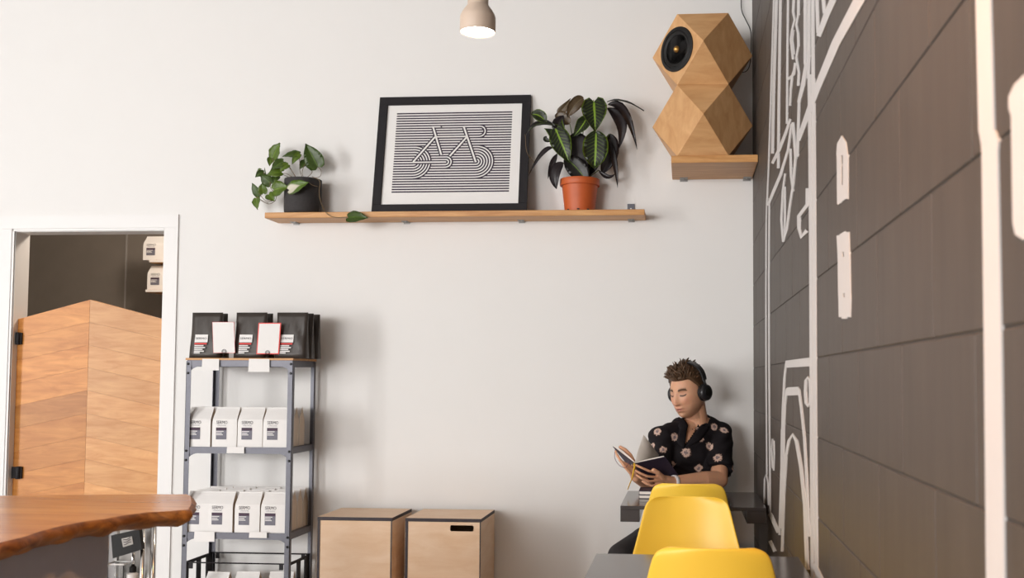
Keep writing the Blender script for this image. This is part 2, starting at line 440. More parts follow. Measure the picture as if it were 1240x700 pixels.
strip([(978, 457), (975.4, 461), (974.8, 474), (975.6, 488), (978, 492), (980.6, 488), (981, 474), (980.4, 461)], 3.0, True)
strip([(946.6, 668), (948.6, 600), (951.5, 553), (955, 534), (959.6, 526.5), (964, 534), (969.5, 566), (974, 612), (977, 690)], [2.6, 2.8, 3, 3.4, 4, 3.8, 3.6, 3.4, 4])
strip([(934.9, 531), (933.9, 545), (934.8, 566), (936.4, 570), (937, 550), (936.6, 534)], 1.2, True)
strip([(924.7, 610), (925.4, 580), (927.4, 574), (929.4, 584), (930.2, 612)], 1.3)
strip([(932, 622), (942.5, 645)], 4.4); strip([(943.4, 648), (946, 560), (946.4, 520)], 2.0); strip([(932, 655), (938, 668)], 3.5)
strip([(985, 683), (996, 706)], 5)
o = mu.build('mural', 'mural', wr); o['label'] = 'white painted mural outlines on the dark blocks'

# doorway: casing, jamb lining
cw, ct = 0.072, 0.009
oLz, oRz = oL, oR
struct(MB().box((oL - cw, -ct, 0), (oL - .012, 0, oT + .012)).box((oL - .012, -.005, 0), (oL, 0.004, oT)).build('trim_1', 'trim'), 'white door casing beside the plank door hinges', 'trim')
struct(MB().box((oR + .004, -ct, 0), (oR + cw + .004, 0, oT + .012)).box((oR, -.005, 0), (oR + .004, 0.004, oT)).build('trim_2', 'trim'), 'white door casing beside the steel rack', 'trim')
struct(MB().box((oL - cw, -ct, oT + .0125), (oR + cw + .004, 0, oT + cw + .008)).box((oL, -.005, oT), (oR, 0.004, oT + .012)).build('trim_3', 'trim'), 'white head casing over the storeroom doorway', 'trim')
struct(MB().box((oL, 0.004, 0), (oL + .003, 0.12, oT)).box((oR - .003, 0.004, 0), (oR, 0.12, oT)).box((oL, 0.004, oT - .003), (oR, .12, oT)).build('trim_4', 'trim'), 'white jamb lining inside the storeroom doorway', 'trim')

# storeroom behind the doorway
SY = 2.4
struct(MB().box((-5.6, SY, 0), (-1.9, SY + .1, 2.9)).build('wall_storeroom_back', 'store'), 'dark grey back wall of the storeroom', 'wall')
struct(MB().box((-5.7, .12, 0), (-5.6, SY + .1, 2.9)).build('wall_storeroom_left', 'store'), 'dark grey side wall of the storeroom', 'wall')
struct(MB().box((-1.9, .12, 0), (-1.8, SY + .1, 2.9)).build('wall_storeroom_right', 'store'), 'dark grey storeroom wall behind the rack wall', 'wall')
struct(MB().box((-5.7, .12, 2.9), (-1.8, SY + .1, 3.0)).build('ceiling_storeroom', 'ceil'), 'storeroom ceiling', 'ceiling')
sx = P(153, 320, SY).x
struct(MB().box((sx - .006, SY - .008, 0), (sx + .006, SY, 2.9)).build('trim_5', plain('grey strip', (.33, .31, .29), .6)), 'pale joint strip on the storeroom wall', 'trim')
lp = bpy.data.lights.new('storeroom_fill', 'POINT'); lp.energy = 62; lp.color = (1, .86, .72); lp.shadow_soft_size = .15  # unseen fill light added to brighten the storeroom
lo = bpy.data.objects.new('storeroom_fill', lp); C.objects.link(lo); lo.location = (-3.2, 0.9, 2.6)

# ------------------------------------------------------------------ plank door
dy = 0.045
dl = P(21.5, 400, dy).x; dr = oR - .006; dm = P(107.3, 420, dy).x
ztop = P(107.5, 363, dy).z; zbot = 0.62; slope = 0.215
ds = thing('door_1', 'chevron plank half-height swing door in the storeroom doorway', 'door'); ds['kind'] = 'structure'
def clip(poly, fn):
    out = []
    for i in range(len(poly)):
        a, b = poly[i], poly[(i + 1) % len(poly)]; fa, fb = fn(a), fn(b)
        if fa >= 0: out.append(a)
        if (fa >= 0) != (fb >= 0):
            t = fa / (fa - fb); out.append((a[0] + (b[0] - a[0]) * t, a[1] + (b[1] - a[1]) * t))
    return out
for side in (0, 1):
    xa, xb = (dl, dm - .0006) if side == 0 else (dm + .0006, dr)
    W = abs(xb - xa)
    for k in range(-3, 12):
        zc = ztop - .118 * (k + 1)                # height at the centre line
        pw = .118 if k % 3 else .121
        def zz(x, base): return base - slope * abs(x - dm)
        poly = [(xa, zz(xa, zc) + .00035), (xb, zz(xb, zc) + .00035), (xb, zz(xb, zc + .118) - .00035), (xa, zz(xa, zc + .118) - .00035)]
        poly = clip(poly, lambda p: p[1] - zbot)
        if len(poly) >= 3: poly = clip(poly, lambda p: ztop - .26 * abs(p[0] - dm) - p[1])
        if len(poly) < 3: continue
        th = R.uniform(0, .0005)
        cx = sum(p[0] for p in poly) / len(poly); cz = sum(p[1] for p in poly) / len(poly)
        mb = MB().prism([(p[0] - cx, 0, p[1] - cz) for p in poly], (0, 0.034, 0))
        o = mb.build('plank', 'door' if side == 0 else 'door_lit', ds); o.location = (cx, dy - th, cz)
        ang = math.atan(slope) * (1 if side == 0 else -1)
for py in (410, 572.5):
    c = P(21.8, py, dy - .012)
    hb = MB(); hb.lathe([(.0115, -.032), (.013, -.030), (.013, -.011), (.011, -.010), (.013, -.009), (.013, .030), (.0115, .032)], 12, c)
    hb.box((c.x, c.y, c.z - .030), (c.x + .018, dy, c.z + .030)); hb.box((oL + .003, c.y, c.z - .03), (c.x, c.y + .004, c.z + .03))
    hb.build('hinge', 'black', ds, auto=40)

# ================================================================== WALL SHELF AND WHAT STANDS ON IT
SD = 0.175
sa = P(320.5, 256, -SD); sb_ = P(780.5, 254.6, -SD)
szt = (sa.z + sb_.z) / 2; STH = 0.028
sh = thing('wall_shelf', 'long oak wall shelf carrying plants and a framed print', 'shelf', (0, 0, 0))
MB().cbox((sa.x, -SD, szt - STH), (sb_.x, -.002, szt), .002).build('board', 'oak', sh)
for px in (354, 489, 630, 764):
    x = P(px, 262, -.06).x
    b = MB().box((x - .016, -.055, szt - STH - .0022), (x + .016, -.0005, szt - STH)); b.box((x - .016, -.0025, szt - STH - .009), (x + .016, -.0005, szt - STH))
    for s in (-1, 1): b.lathe([(.004, -.004), (.004, 0)], 8, (x + s * .007, -.035, szt - STH - .001))
    b.build('bracket', 'bracket', sh)
c = P(764, 247, -.01)
u = MB().box((c.x - .018, -.006, szt), (c.x + .018, -.0005, szt + .055)); u.lathe([(.004, 0), (.004, .003)], 8, (c.x, -.006, szt + .03), (0, -1, 0), 1)
u.build('bracket_tab', ['steel', 'chrome'], sh)

# ---- framed bicycle print, leaning
bl = P(449.5, 254.3, -.135); br = P(637.5, 253.3, -.135); tl = P(456.3, 114, -.02); tr = P(641.3, 112.8, -.02)
FW = (br - bl).length; FH = 0.5 * ((tl - bl).length + (tr - br).length)
pf = thing('framed_print', 'black framed striped bicycle print leaning on the wall shelf', 'picture frame')
rx = math.asin(min(1, (.115) / FH))
pf.location = ((bl.x + br.x) / 2, -.135, szt + .001); pf.rotation_euler = (-rx, 0, 0)
fb = 0.040 * FW / .72
fr = MB()
hw = FW / 2
for (a, b) in (((-hw, 0), (hw, fb)), ((-hw, FH - fb), (hw, FH)), ((-hw, fb), (-hw + fb, FH - fb)), ((hw - fb, fb), (hw, FH - fb))):
    fr.cbox((a[0], 0, a[1]), (b[0], .022, b[1]), .0012)
fr.build('frame', 'black', pf)
MB().box((-hw + .004, .016, .004), (hw - .004, .02, FH - .004)).build('backing', 'plydark', pf)
MB().box((-hw + fb, .010, fb), (hw - fb, .0159, FH - fb)).build('mat_board', 'white', pf)
# artwork: 32 black lines; u across, v down, in line spacings
U = 13.52 / 4.118 / 187.0 * FW * 1.0
NU, NV = 43.4, 31
uu0 = -NU / 2 * U - .0 ; vv0 = FH * (1 - (142 - 60) / 575.0)
art = MB(); LW = .54
def A(u, v, k): return Vector((uu0 + u * U, .0099 - k * .00025, vv0 - v * U))
def abar(u0_, u1_, v, wd, k, mi=0):
    art.add([A(u0_, v - wd / 2, k), A(u1_, v - wd / 2, k), A(u1_, v + wd / 2, k), A(u0_, v + wd / 2, k)], [(0, 3, 2, 1)], mi)
def aband(pts, wd, k, mi=0):
    L, Q = [], []
    for i, p in enumerate(pts):
        a = pts[max(i - 1, 0)]; b = pts[min(i + 1, len(pts) - 1)]
        dx, dy_ = b[0] - a[0], b[1] - a[1]; l = math.hypot(dx, dy_); nx, ny = -dy_ / l * wd / 2, dx / l * wd / 2
        L.append(A(p[0] + nx, p[1] + ny, k)); Q.append(A(p[0] - nx, p[1] - ny, k))
    n = len(pts)
    art.add(L + Q, [(i, n + i, n + i + 1, i + 1) for i in range(n - 1)], mi)
def arc(cu, cv, r, a0, a1, n=20): return [(cu + r * math.cos(a0 + (a1 - a0) * i / n), cv + r * math.sin(a0 + (a1 - a0) * i / n)) for i in range(n + 1)]
def disc(cu, cv, r, k, mi, a0=-PI / 2, a1=PI / 2):
    pts = arc(cu, cv, r, a0, a1, 24); art.add([A(p[0], p[1], k) for p in pts], [tuple(range(len(pts)))[::-1]], mi)
for v in range(32): abar(0, NU, v, LW, 0)
RWu, FWu, WV = 7.5, 30.8, 19.5
CRu, HBu, HBv = 19.5, 31.6, 7.5
for cu, rr, radii in ((RWu, 6.75, (1.5, 2.5, 3.5, 4.5, 5.5, 6.5)), (FWu, 6.75, (.5, 1.5, 2.5, 3.5, 4.5, 5.5, 6.5))):
    disc(cu, WV, rr, 1, 1)
    for r in radii: aband(arc(cu, WV, r, -PI / 2, PI / 2), LW, 2)
# crank with the chain running back to the rear wheel
art.add([A(RWu, WV - 2.75, 3), A(CRu, WV - 2.75, 3), A(CRu, WV + 2.75, 3), A(RWu, WV + 2.75, 3)], [(0, 3, 2, 1)], 1) if False else None
disc(CRu, WV, 2.75, 3, 1)
for r in (.5, 1.5, 2.5): aband(arc(CRu, WV, r, -PI / 2, PI / 2), LW, 4)
# handlebar
disc(HBu, HBv, 2.75, 3, 1)
for r in (1.5, 2.5): aband(arc(HBu, HBv, r, -PI / 2, PI / 2), LW, 4)
for v in (7, 8): abar(HBu - .2, HBu + 1.2, v, LW, 4)
ax_u = lambda x: 1.5 + .03906 * x
ax_v = lambda y: 1.70 + .03906 * y
tubes = [[(150, 450), (345, 200)], [(320, 100), (415, 385)], [(650, 205), (495, 398)], [(615, 100), (745, 455)]]
for t in tubes: aband([(ax_u(x), ax_v(y)) for x, y in t], 1.55, 5)
aband([(RWu, WV), (CRu - 1, WV)], 1.5, 5); 
for t in tubes: aband([(ax_u(x), ax_v(y)) for x, y in t], .66, 6, 1)
aband([(RWu - .3, WV), (CRu, WV)], .55, 6, 1)
aband([(ax_u(345), 9.5), (ax_u(650), 9.5)], .5, 6, 1); aband([(ax_u(310), 5.5), (ax_u(395), 5.5)], .5, 6, 1); aband([(ax_u(615), 5.5), (HBu, 5.5)], .5, 6, 1)
aband([(ax_u(390), 5.1), (ax_u(404), 5.7)], .45, 6)
o = art.build('bicycle_artwork', ['artink', 'white'], pf)

# ---- plants
def leaf_mat(name, base, mid, vein=0.0, edge=0.0, nveins=9, midw=.05, patch=None):
    mt, nt, b = nm(name); N, L = nt.nodes, nt.links
    at = N.new('ShaderNodeAttribute'); at.attribute_name = 'leafuv'
    sp = N.new('ShaderNodeSeparateXYZ'); L.new(at.outputs['Vector'], sp.inputs[0])      # x along 0..1, y across 0..1 (abs)
    def mth(op, a, b_=None, clampv=False):
        n = N.new('ShaderNodeMath'); n.operation = op; n.use_clamp = clampv
        for i, q in enumerate((a, b_)):
            if q is None: continue
            if isinstance(q, (int, float)): n.inputs[i].default_value = q
            else: L.new(q, n.inputs[i])
        return n.outputs[0]
    nz = N.new('ShaderNodeTexNoise'); nz.inputs['Scale'].default_value = 60; tc = N.new('ShaderNodeTexCoord'); L.new(tc.outputs['Object'], nz.inputs['Vector'])
    s, a = sp.outputs[0], sp.outputs[1]
    wob = mth('MULTIPLY', mth('SUBTRACT', nz.outputs[0], .5), .10)
    an = mth('ADD', a, wob)
    m1 = mth('SUBTRACT', 1.0, mth('DIVIDE', an, midw), True)
    fac = mth('MINIMUM', mth('MULTIPLY', m1, 3.0), 1.0)
    if vein:
        ph = mth('SUBTRACT', mth('MULTIPLY', s, float(nveins)), mth('MULTIPLY', an, 2.2))
        fr_ = mth('ABSOLUTE', mth('SUBTRACT', mth('FRACT', ph), .5))
        v1 = mth('MULTIPLY', mth('SUBTRACT', 1.0, mth('DIVIDE', fr_, .16), True), vein)
        v1 = mth('MULTIPLY', v1, mth('SUBTRACT', 1.0, mth('MULTIPLY', an, .9), True))
        fac = mth('MAXIMUM', fac, v1)
    if edge:
        e1 = mth('MULTIPLY', mth('SUBTRACT', an, .86), 9.0, True); fac = mth('MAXIMUM', fac, mth('MULTIPLY', e1, edge))
    mx = N.new('ShaderNodeMix'); mx.data_type = 'RGBA'; L.new(fac, mx.inputs[0])
    vr = N.new('ShaderNodeMix'); vr.data_type = 'RGBA'; L.new(nz.outputs[0], vr.inputs[0])
    vr.inputs[6].default_value = c4([v * .6 for v in base]); vr.inputs[7].default_value = c4([v * 1.45 for v in base])
    L.new(vr.outputs[2], mx.inputs[6]); mx.inputs[7].default_value = c4(mid)
    out = mx.outputs[2]
    if patch:
        m2 = N.new('ShaderNodeMix'); m2.data_type = 'RGBA'
        f2 = mth('MULTIPLY', mth('SUBTRACT', mth('SUBTRACT', .62, s), mth('MULTIPLY', a, .6)), 7.0, True)
        L.new(f2, m2.inputs[0]); L.new(out, m2.inputs[6]); m2.inputs[7].default_value = c4(patch); out = m2.outputs[2]
    L.new(out, b.inputs['Base Color']); b.inputs['Roughness'].default_value = .38; b.inputs['Specular IOR Level'].default_value = .45
    return mt
M['pothos'] = leaf_mat('pothos leaf', (0.075, 0.125, 0.010), (0.16, 0.26, 0.03), vein=.2, nveins=6)
M['pothos_dark'] = leaf_mat('dark pothos leaf', (0.038, 0.070, 0.008), (0.10, 0.18, 0.02), vein=.2, nveins=6)
M['pothos_var'] = leaf_mat('variegated pothos leaf', (0.075, 0.135, 0.012), (0.16, 0.24, 0.05), patch=(.58, .54, .44))
M['velvet'] = leaf_mat('veined velvet leaf', (0.008, 0.011, 0.006), (0.19, 0.31, 0.028), vein=.55, edge=.75, nveins=10, midw=.10)
M['velvet_dark'] = leaf_mat('dark velvet leaf', (0.012, 0.010, 0.010), (0.10, 0.17, 0.02), vein=.12, edge=0, nveins=9, midw=.05)
M['velvet_black'] = leaf_mat('black leaf underside', (0.014, 0.009, 0.011), (0.04, 0.03, 0.02), midw=.03)
M['velvet_brown'] = leaf_mat('brown leaf back', (0.085, 0.055, 0.028), (0.14, 0.11, 0.05), vein=.3, midw=.06)

def leaf(name, parent, pts, wd, mat, nrm=(0, -1, .15), shape='heart', droop=0.0, cup=.12, origin=(0, 0, 0)):
    """A leaf along a world-space spine, thickness 0.6 mm; wd = full width in metres."""
    pts = [Vector(p) for p in pts]
    ns = 11
    # resample a smooth spine
    def spine(t):
        if len(pts) == 2: return pts[0].lerp(pts[1], t)
        if len(pts) == 3:
            a, b, c_ = pts; ctrl = b * 2 - (a + c_) * .5
            return a * (1 - t) ** 2 + ctrl * 2 * t * (1 - t) + c_ * t * t
        k = t * (len(pts) - 1); i = min(int(k), len(pts) - 2); return pts[i].lerp(pts[i + 1], k - i)
    nv = Vector(nrm).normalized()
    prof = {'heart': [(.0, .34), (.06, .80), (.16, .98), (.28, 1.0), (.42, .93), (.56, .78), (.70, .56), (.82, .35), (.92, .15), (1, 0.0)],
            'oval': [(.0, .10), (.06, .48), (.16, .78), (.28, .94), (.42, 1.0), (.58, .98), (.72, .84), (.84, .60), (.93, .34), (1, 0.02)],
            'arrow': [(.0, .95), (.06, .86), (.12, .80), (.22, .92), (.34, 1.0), (.5, .92), (.66, .72), (.80, .46), (.92, .2), (1, 0.0)],
            'lance': [(.0, .06), (.08, .45), (.2, .82), (.35, 1.0), (.52, .92), (.68, .68), (.82, .42), (.92, .2), (1, 0.0)]}[shape]
    def wat(t):
        for (a, wa), (b, wb_) in zip(prof, prof[1:]):
            if t <= b: return wa + (wb_ - wa) * (t - a) / (b - a)
        return 0
    acr = [-1, -.62, -.25, 0, .25, .62, 1]
    mb = MB(); uv = []; og = Vector(origin)
    ts = [0, .05, .12, .22, .34, .46, .58, .70, .81, .91, 1.0]
    for side in (0, 1):
        for i, t in enumerate(ts):
            p = spine(t); d = (spine(min(1, t + .02)) - spine(max(0, t - .02))).normalized()
            sd = d.cross(nv).normalized(); nn = sd.cross(d).normalized()
            h = wat(t) * wd / 2
            back = 0.0
            if shape in ('heart', 'arrow') and t < .08: back = -.10 if shape == 'heart' else -.20
            for a in acr:
                rip = .03 * wd * math.sin(t * 17 + a * 3) * abs(a)
                q = p + sd * (a * h) + nn * (-cup * wd * (1 - abs(a)) * 1.0 + cup * wd * a * a * .2 + rip) + nn * (-side * .0006)
                q += d * (back * wd * abs(a) * 1.2)
                mb.v.append(tuple(q - og)); uv.append((t, abs(a), 0))
    na = len(acr); L_ = len(ts) * na
    for side in (0, 1):
        for i in range(len(ts) - 1):
            for j in range(na - 1):
                a0 = side * L_ + i * na + j; q = [a0, a0 + 1, a0 + na + 1, a0 + na]
                mb.f.append(q[::-1] if side else q); mb.mi.append(0)
    for i in range(len(ts) - 1):
        for j in (0, na - 1):
            a0 = i * na + j; mb.f.append([a0, a0 + na, L_ + a0 + na, L_ + a0]); mb.mi.append(0)
    me = mb.mesh(name, mat, True)
    at = me.attributes.new('leafuv', 'FLOAT_VECTOR', 'POINT')
    at.data.foreach_set('vector', [q for v in uv for q in v])
    return link(name, me, parent)

# pothos in the charcoal pot
py0 = -.095
pc = P(366.5, 254, py0); pr = (P(388, 240, py0) - P(345, 240, py0)).length / 2; ph = (P(366, 212.5, py0) - P(366, 254.5, py0)).length
pp = thing('potted_pothos', 'trailing heart-leaved pothos in a charcoal pot on the wall shelf', 'potted plant', (pc.x, py0, szt + .0005))
MB().lathe([(.001, 0), (pr * .86, 0), (pr * .95, .004), (pr * .99, .014), (pr, .03), (pr, ph - .004), (pr * .99, ph), (pr * .95, ph), (pr * .93, ph - .006), (pr * .92, ph - .02), (.001, ph - .02)], 40).build('pot', 'stonepot', pp, auto=50)
MB().lathe([(.001, ph - .012), (pr * .5, ph - .010), (pr * .925, ph - .015), (pr * .92, ph - .0195), (.001, ph - .0195)], 24).build('soil', 'soil', pp)
org = Vector((pc.x, py0, szt + .0005))
LV = [ # base px, tip px, width px, depth, material, normal
 ((329.6, 191), (339, 173), 15, -.10, 'pothos', (-.3, -1, .2)), ((329, 191), (326.5, 201.5), 7, -.09, 'pothos', (.3, -1, 0)),
 ((343, 195), (328, 206), 13, -.12, 'pothos_dark', (0, -1, .6)), ((349, 199), (338.5, 208), 8, -.13, 'pothos', (.2, -1, .5)),
 ((341, 208), (323, 212), 12, -.13, 'pothos', (0, -1, .5)), ((328, 223), (315, 212), 12, -.11, 'pothos_dark', (0, -1, -.2)),
 ((319.5, 208.5), (309, 215), 7, -.10, 'pothos_dark', (.4, -1, .3)), ((310.5, 208), (317, 204.5), 4.5, -.10, 'pothos', (0, -1, .8)), ((322, 212), (320.5, 203), 2.5, -.1, 'pothos_dark', (-.8, -1, 0)),
 ((330.5, 230), (349, 226.5), 16, -.17, 'pothos', (-.1, -1, .15)), ((313, 238), (305.3, 221.5), 8, -.09, 'pothos_dark', (-.2, -1, .1)),
 ((318.9, 234.5), (317.3, 222), 9, -.1, 'pothos', (.2, -1, .1)), ((325, 235), (332.5, 244), 10, -.12, 'pothos', (0, -1, .3)),
 ((310, 239.5), (311.8, 254), 10, -.1, 'pothos', (-.3, -1, .1)), ((363, 186), (342, 189.5), 10, -.11, 'pothos_dark', (0, -1, .7)),
 ((362.5, 186), (353.5, 199.5), 7, -.12, 'pothos', (.2, -1, .2)), ((384.8, 202), (370, 174), 18, -.12, 'pothos_dark', (.2, -1, .1)),
 ((371, 195), (363, 205), 9, -.08, 'pothos_dark', (0, -1, .4)), ((374, 198), (377, 207), 7, -.09, 'pothos_dark', (.2, -1, .1)),
 ((349.4, 229.7), (374, 221), 13.5, -.205, 'pothos_var', (0, -1, .25)), ((421, 262.8), (446, 264), 12.5, -.187, 'pothos_dark', (0, -1, .35)),
 ((336, 213), (331, 222), 8, -.12, 'pothos_dark', (0, -1, .1)), ((344, 204), (333, 200), 9, -.10, 'pothos', (0, -1, .5))]
k_px = (P(366, 230, -.1) - P(367, 230, -.1)).length
stem_to = []
for (b, t, wpx, dd, mt, nv) in LV:
    pb, pt_ = P(b[0], b[1], dd), P(t[0], t[1], dd - .012)
    mid = pb.lerp(pt_, .5) + Vector((0, -.006, .003))
    leaf('leaf', pp, [pb, mid, pt_], wpx * k_px * 1.24, mt, nv, 'heart', cup=.07, origin=org); stem_to.append((pb, b))
def stem(parent, pts, r, mat, name='stem', origin=org):
    pts = [Vector(p) for p in pts]
    # catmull-rom
    out = []
    ext = [pts[0] * 2 - pts[1]] + pts + [pts[-1] * 2 - pts[-2]]
    for i in range(1, len(ext) - 2):
        for q in range(5):
            t = q / 5; p0, p1, p2, p3 = ext[i - 1], ext[i], ext[i + 1], ext[i + 2]
            out.append(.5 * ((2 * p1) + (p2 - p0) * t + (2 * p0 - 5 * p1 + 4 * p2 - p3) * t * t + (3 * p1 - p0 - 3 * p2 + p3) * t ** 3))
    out.append(pts[-1])
    return MB().tube([p - Vector(origin) for p in out], r, 6).build(name, mat, parent, smooth=True)
SP = lambda L, d: [P(x, y, d) for x, y in L]
for pth, dd in (([(366, 215), (363, 206), (363, 198), (362.5, 186)], -.10), ([(372, 215), (378, 208), (372, 199), (371, 195)], -.09),
                ([(376, 216), (387, 214), (389, 207), (384.8, 202)], -.11), ([(358, 215), (352, 205), (345, 198), (343, 195)], -.11),
                ([(356, 216), (346, 210), (338, 213), (332, 222)], -.12), ([(368, 216), (366, 210), (367, 204), (371, 195)], -.10),
                ([(354, 217), (340, 211), (330, 217), (327, 226), (334, 236), (333, 243), (326, 247), (318, 244), (311, 238)], -.11),
                ([(360, 217), (353, 206), (349, 199)], -.12), ([(341, 208), (336, 205), (329.6, 191)], -.11), ([(334, 243), (322, 243), (315, 236), (313, 234)], -.11),
                ([(325, 246), (316, 242), (310, 239)], -.10), ([(328, 222), (321, 214), (319.5, 208.5)], -.11), ([(334, 237), (330, 230)], -.14)):
    stem(pp, SP(pth, dd), .0014, 'stem')
va = SP([(378, 214)], -.14) + SP([(387, 219), (386.5, 232)], -.185) + SP([(388, 243), (393, 255), (399, 261), (408, 263.5), (421, 262.8)], -.189)
stem(pp, va, .0018, 'stem', 'vine')
stem(pp, SP([(385, 226)], -.186) + SP([(378, 224), (374, 221)], -.188), .0012, 'stem')
stem(pp, SP([(356, 217)], -.16) + SP([(350, 223), (348, 228)], -.185), .0012, 'stem')

# velvet-leaved plant in the terracotta pot
vy = -.098
vc = P(702, 254, vy); kx = (P(703, 240, vy) - P(702, 240, vy)).length
vh = (P(702, 215.2, vy) - P(702, 254.3, vy)).length
vp = thing('potted_velvet_plant', 'dark velvet-leaved plant with lime veins in a terracotta plastic pot', 'potted plant', (vc.x, vy, szt + .0005))
r_b, r_t, r_r = 18.2 * kx, 21.6 * kx, 24 * kx
rz_ = vh - 8 * kx
MB().lathe([(.001, .002), (r_b * .9, .002), (r_b, 0), (r_b * 1.005, .006), (r_t, rz_), (r_r * .985, rz_), (r_r, rz_ + .002), (r_r, vh - .002), (r_r * .99, vh), (r_r * .93, vh), (r_r * .91, vh - .03), (.001, vh - .03)], 40).build('pot', 'terra', vp, auto=40)
MB().lathe([(.001, vh - .018), (r_r * .6, vh - .016), (r_r * .915, vh - .022), (r_r * .91, vh - .0295), (.001, vh - .0295)], 24).build('soil', 'soil', vp)
for a in (-2.3, -1.57, -.9): MB().box((math.cos(a) * r_b * 1.0 - .006, math.sin(a) * r_b * 1.0 - .004, .0012), (math.cos(a) * r_b + .006, math.sin(a) * r_b, .007)).build('drain_slot', 'rubber', vp)

org = Vector((vc.x, vy, szt + .0005))
VL = [ # spine px (with depth), width px, material, shape, normal
 ([(721.5, 158, -.17), (721, 180, -.185), (719.5, 204, -.18)], 31, 'velvet', 'oval', (0, -1, .15)),
 ([(719, 121, -.17), (720, 140, -.195), (720.5, 160, -.195)], 31, 'velvet', 'heart', (0, -1, .35)),
 ([(672, 155, -.165), (681, 176, -.185), (689, 197, -.18)], 26, 'velvet', 'arrow', (-.15, -1, .2)),
 ([(661, 147, -.15), (652, 139, -.155), (643, 138, -.15)], 15, 'velvet', 'oval', (-.2, -1, .4)),
 ([(672, 152, -.15), (652, 149, -.16), (636, 163, -.155)], 11, 'velvet_dark', 'lance', (-.2, -1, .8)),
 ([(670, 179, -.13), (656, 186, -.14), (640, 213, -.14)], 6, 'velvet_black', 'lance', (0, -1, 0)),
 ([(675, 186, -.13), (668, 200, -.14), (663.5, 217, -.14)], 7, 'velvet_black', 'lance', (.3, -1, 0)),
 ([(682, 197, -.14), (672, 209, -.155), (674, 229, -.15)], 14, 'velvet_black', 'oval', (-.2, -1, 0)),
 ([(684, 190, -.15), (700, 205, -.165), (710, 220, -.16)], 24, 'velvet_dark', 'oval', (-.2, -1, .3)),
 ([(698, 160, -.12), (700, 185, -.13), (704, 214, -.13)], 32, 'velvet_black', 'oval', (0, -1, .1)),
 ([(713, 170, -.10), (712, 190, -.10), (713, 214, -.10)], 34, 'velvet_black', 'oval', (0, -1, .0)),
 ([(675, 140, -.10), (682, 132, -.11), (691, 119, -.11)], 11, 'velvet_brown', 'lance', (0, -1, -.2)),
 ([(707, 119, -.12), (697, 126, -.13), (687, 142, -.12)], 15, 'velvet_brown', 'oval', (.1, -1, -.2)),
 ([(690, 150, -.10), (680, 142, -.11), (672, 140, -.10)], 16, 'velvet_brown', 'oval', (0, -1, .1)),
 ([(684, 162, -.11), (676, 152, -.12), (682, 140, -.11)], 16, 'velvet_black', 'oval', (.2, -1, .1)),
 ([(710, 143, -.14), (703, 154, -.155), (693, 166, -.15)], 17, 'velvet', 'heart', (.1, -1, .4)),
 ([(735, 123, -.12), (755, 122, -.13), (780, 134, -.12)], 8, 'velvet_dark', 'lance', (0, -.6, 1)),
 ([(736, 127, -.13), (756, 135, -.145), (771.5, 181, -.14)], 12, 'velvet_black', 'lance', (.2, -1, .3)),
 ([(735, 131, -.13), (752, 148, -.145), (749, 181, -.14)], 16, 'velvet_black', 'lance', (.2, -1, .2)),
 ([(738, 162, -.10), (739, 185, -.11), (728, 211, -.10)], 20, 'velvet_black', 'oval', (.1, -1, .1)),
 ([(737, 168, -.11), (744, 195, -.12), (748, 228, -.12)], 8, 'velvet_black', 'lance', (.1, -1, 0)),
 ([(662, 165, -.11), (661, 169, -.11), (668, 171, -.11)], 6, 'velvet_dark', 'oval', (0, -1, .2)),
 ([(725, 206, -.11), (736, 214, -.115), (745, 210, -.11)], 6, 'velvet_black', 'lance', (0, -1, .2))]
for sp_, wpx, mt, shp, nv in VL:
    leaf('leaf', vp, [P(*q) for q in sp_], wpx * kx, mt, nv, shp, cup=.10, origin=org)
root = P(702, 222, -.10)
for (tx, ty, td, mx_, my_) in ((721.5, 158, -.165, 712, 185), (719, 121, -.165, 706, 160), (672, 155, -.16, 690, 180), (661, 147, -.15, 683, 160), (682, 197, -.135, 690, 207), (735, 127, -.13, 722, 150), (738, 162, -.11, 724, 185), (690, 150, -.10, 697, 185), (684, 190, -.145, 692, 206), (670, 179, -.13, 688, 195), (725, 206, -.11, 714, 214)):
    stem(vp, [root + Vector((R.uniform(-.03, .03), R.uniform(-.02, .02), -.008)), P(mx_, my_, -.10), P(tx, ty, td)], .0022, 'gstem', origin=org)
stem(vp, [P(636, 163, -.155), P(638, 184, -.15), P(647, 197, -.145)], .0014, 'stem', origin=org)

# ================================================================== SPEAKER ON ITS CORNER SHELF
s_y = -.40
ca = P(812.8, 188.5, s_y); cb_ = -.003
cz = ca.z; cth = .034
cs = thing('corner_shelf', 'small oak corner shelf under the faceted speaker', 'shelf')
MB().cbox((ca.x, s_y, cz - cth), (cb_, -.002, cz), .0015).build('board', 'oak', cs)
for px in (828, 905):
    x = P(px, 208, -.05).x
    MB().box((x - .019, -.06, cz - cth - .0025), (x + .019, -.0005, cz - cth)).box((x - .019, -.003, cz - cth - .011), (x + .019, -.0005, cz - cth)).lathe([(.005, -.004), (.005, 0)], 8, (x, -.035, cz - cth - .002)).build('bracket', 'bracket', cs)
spk = thing('faceted_speaker', 'plywood loudspeaker of two stacked faceted bodies with a black driver', 'speaker')
a_ = .236; un = a_ / math.sqrt(2)
spx = P(850.5, 152, -.262).x
if spx + 1.414 * un > -.004: spx = -.004 - 1.414 * un
spk.location = (spx, -.262, cz + .0005)
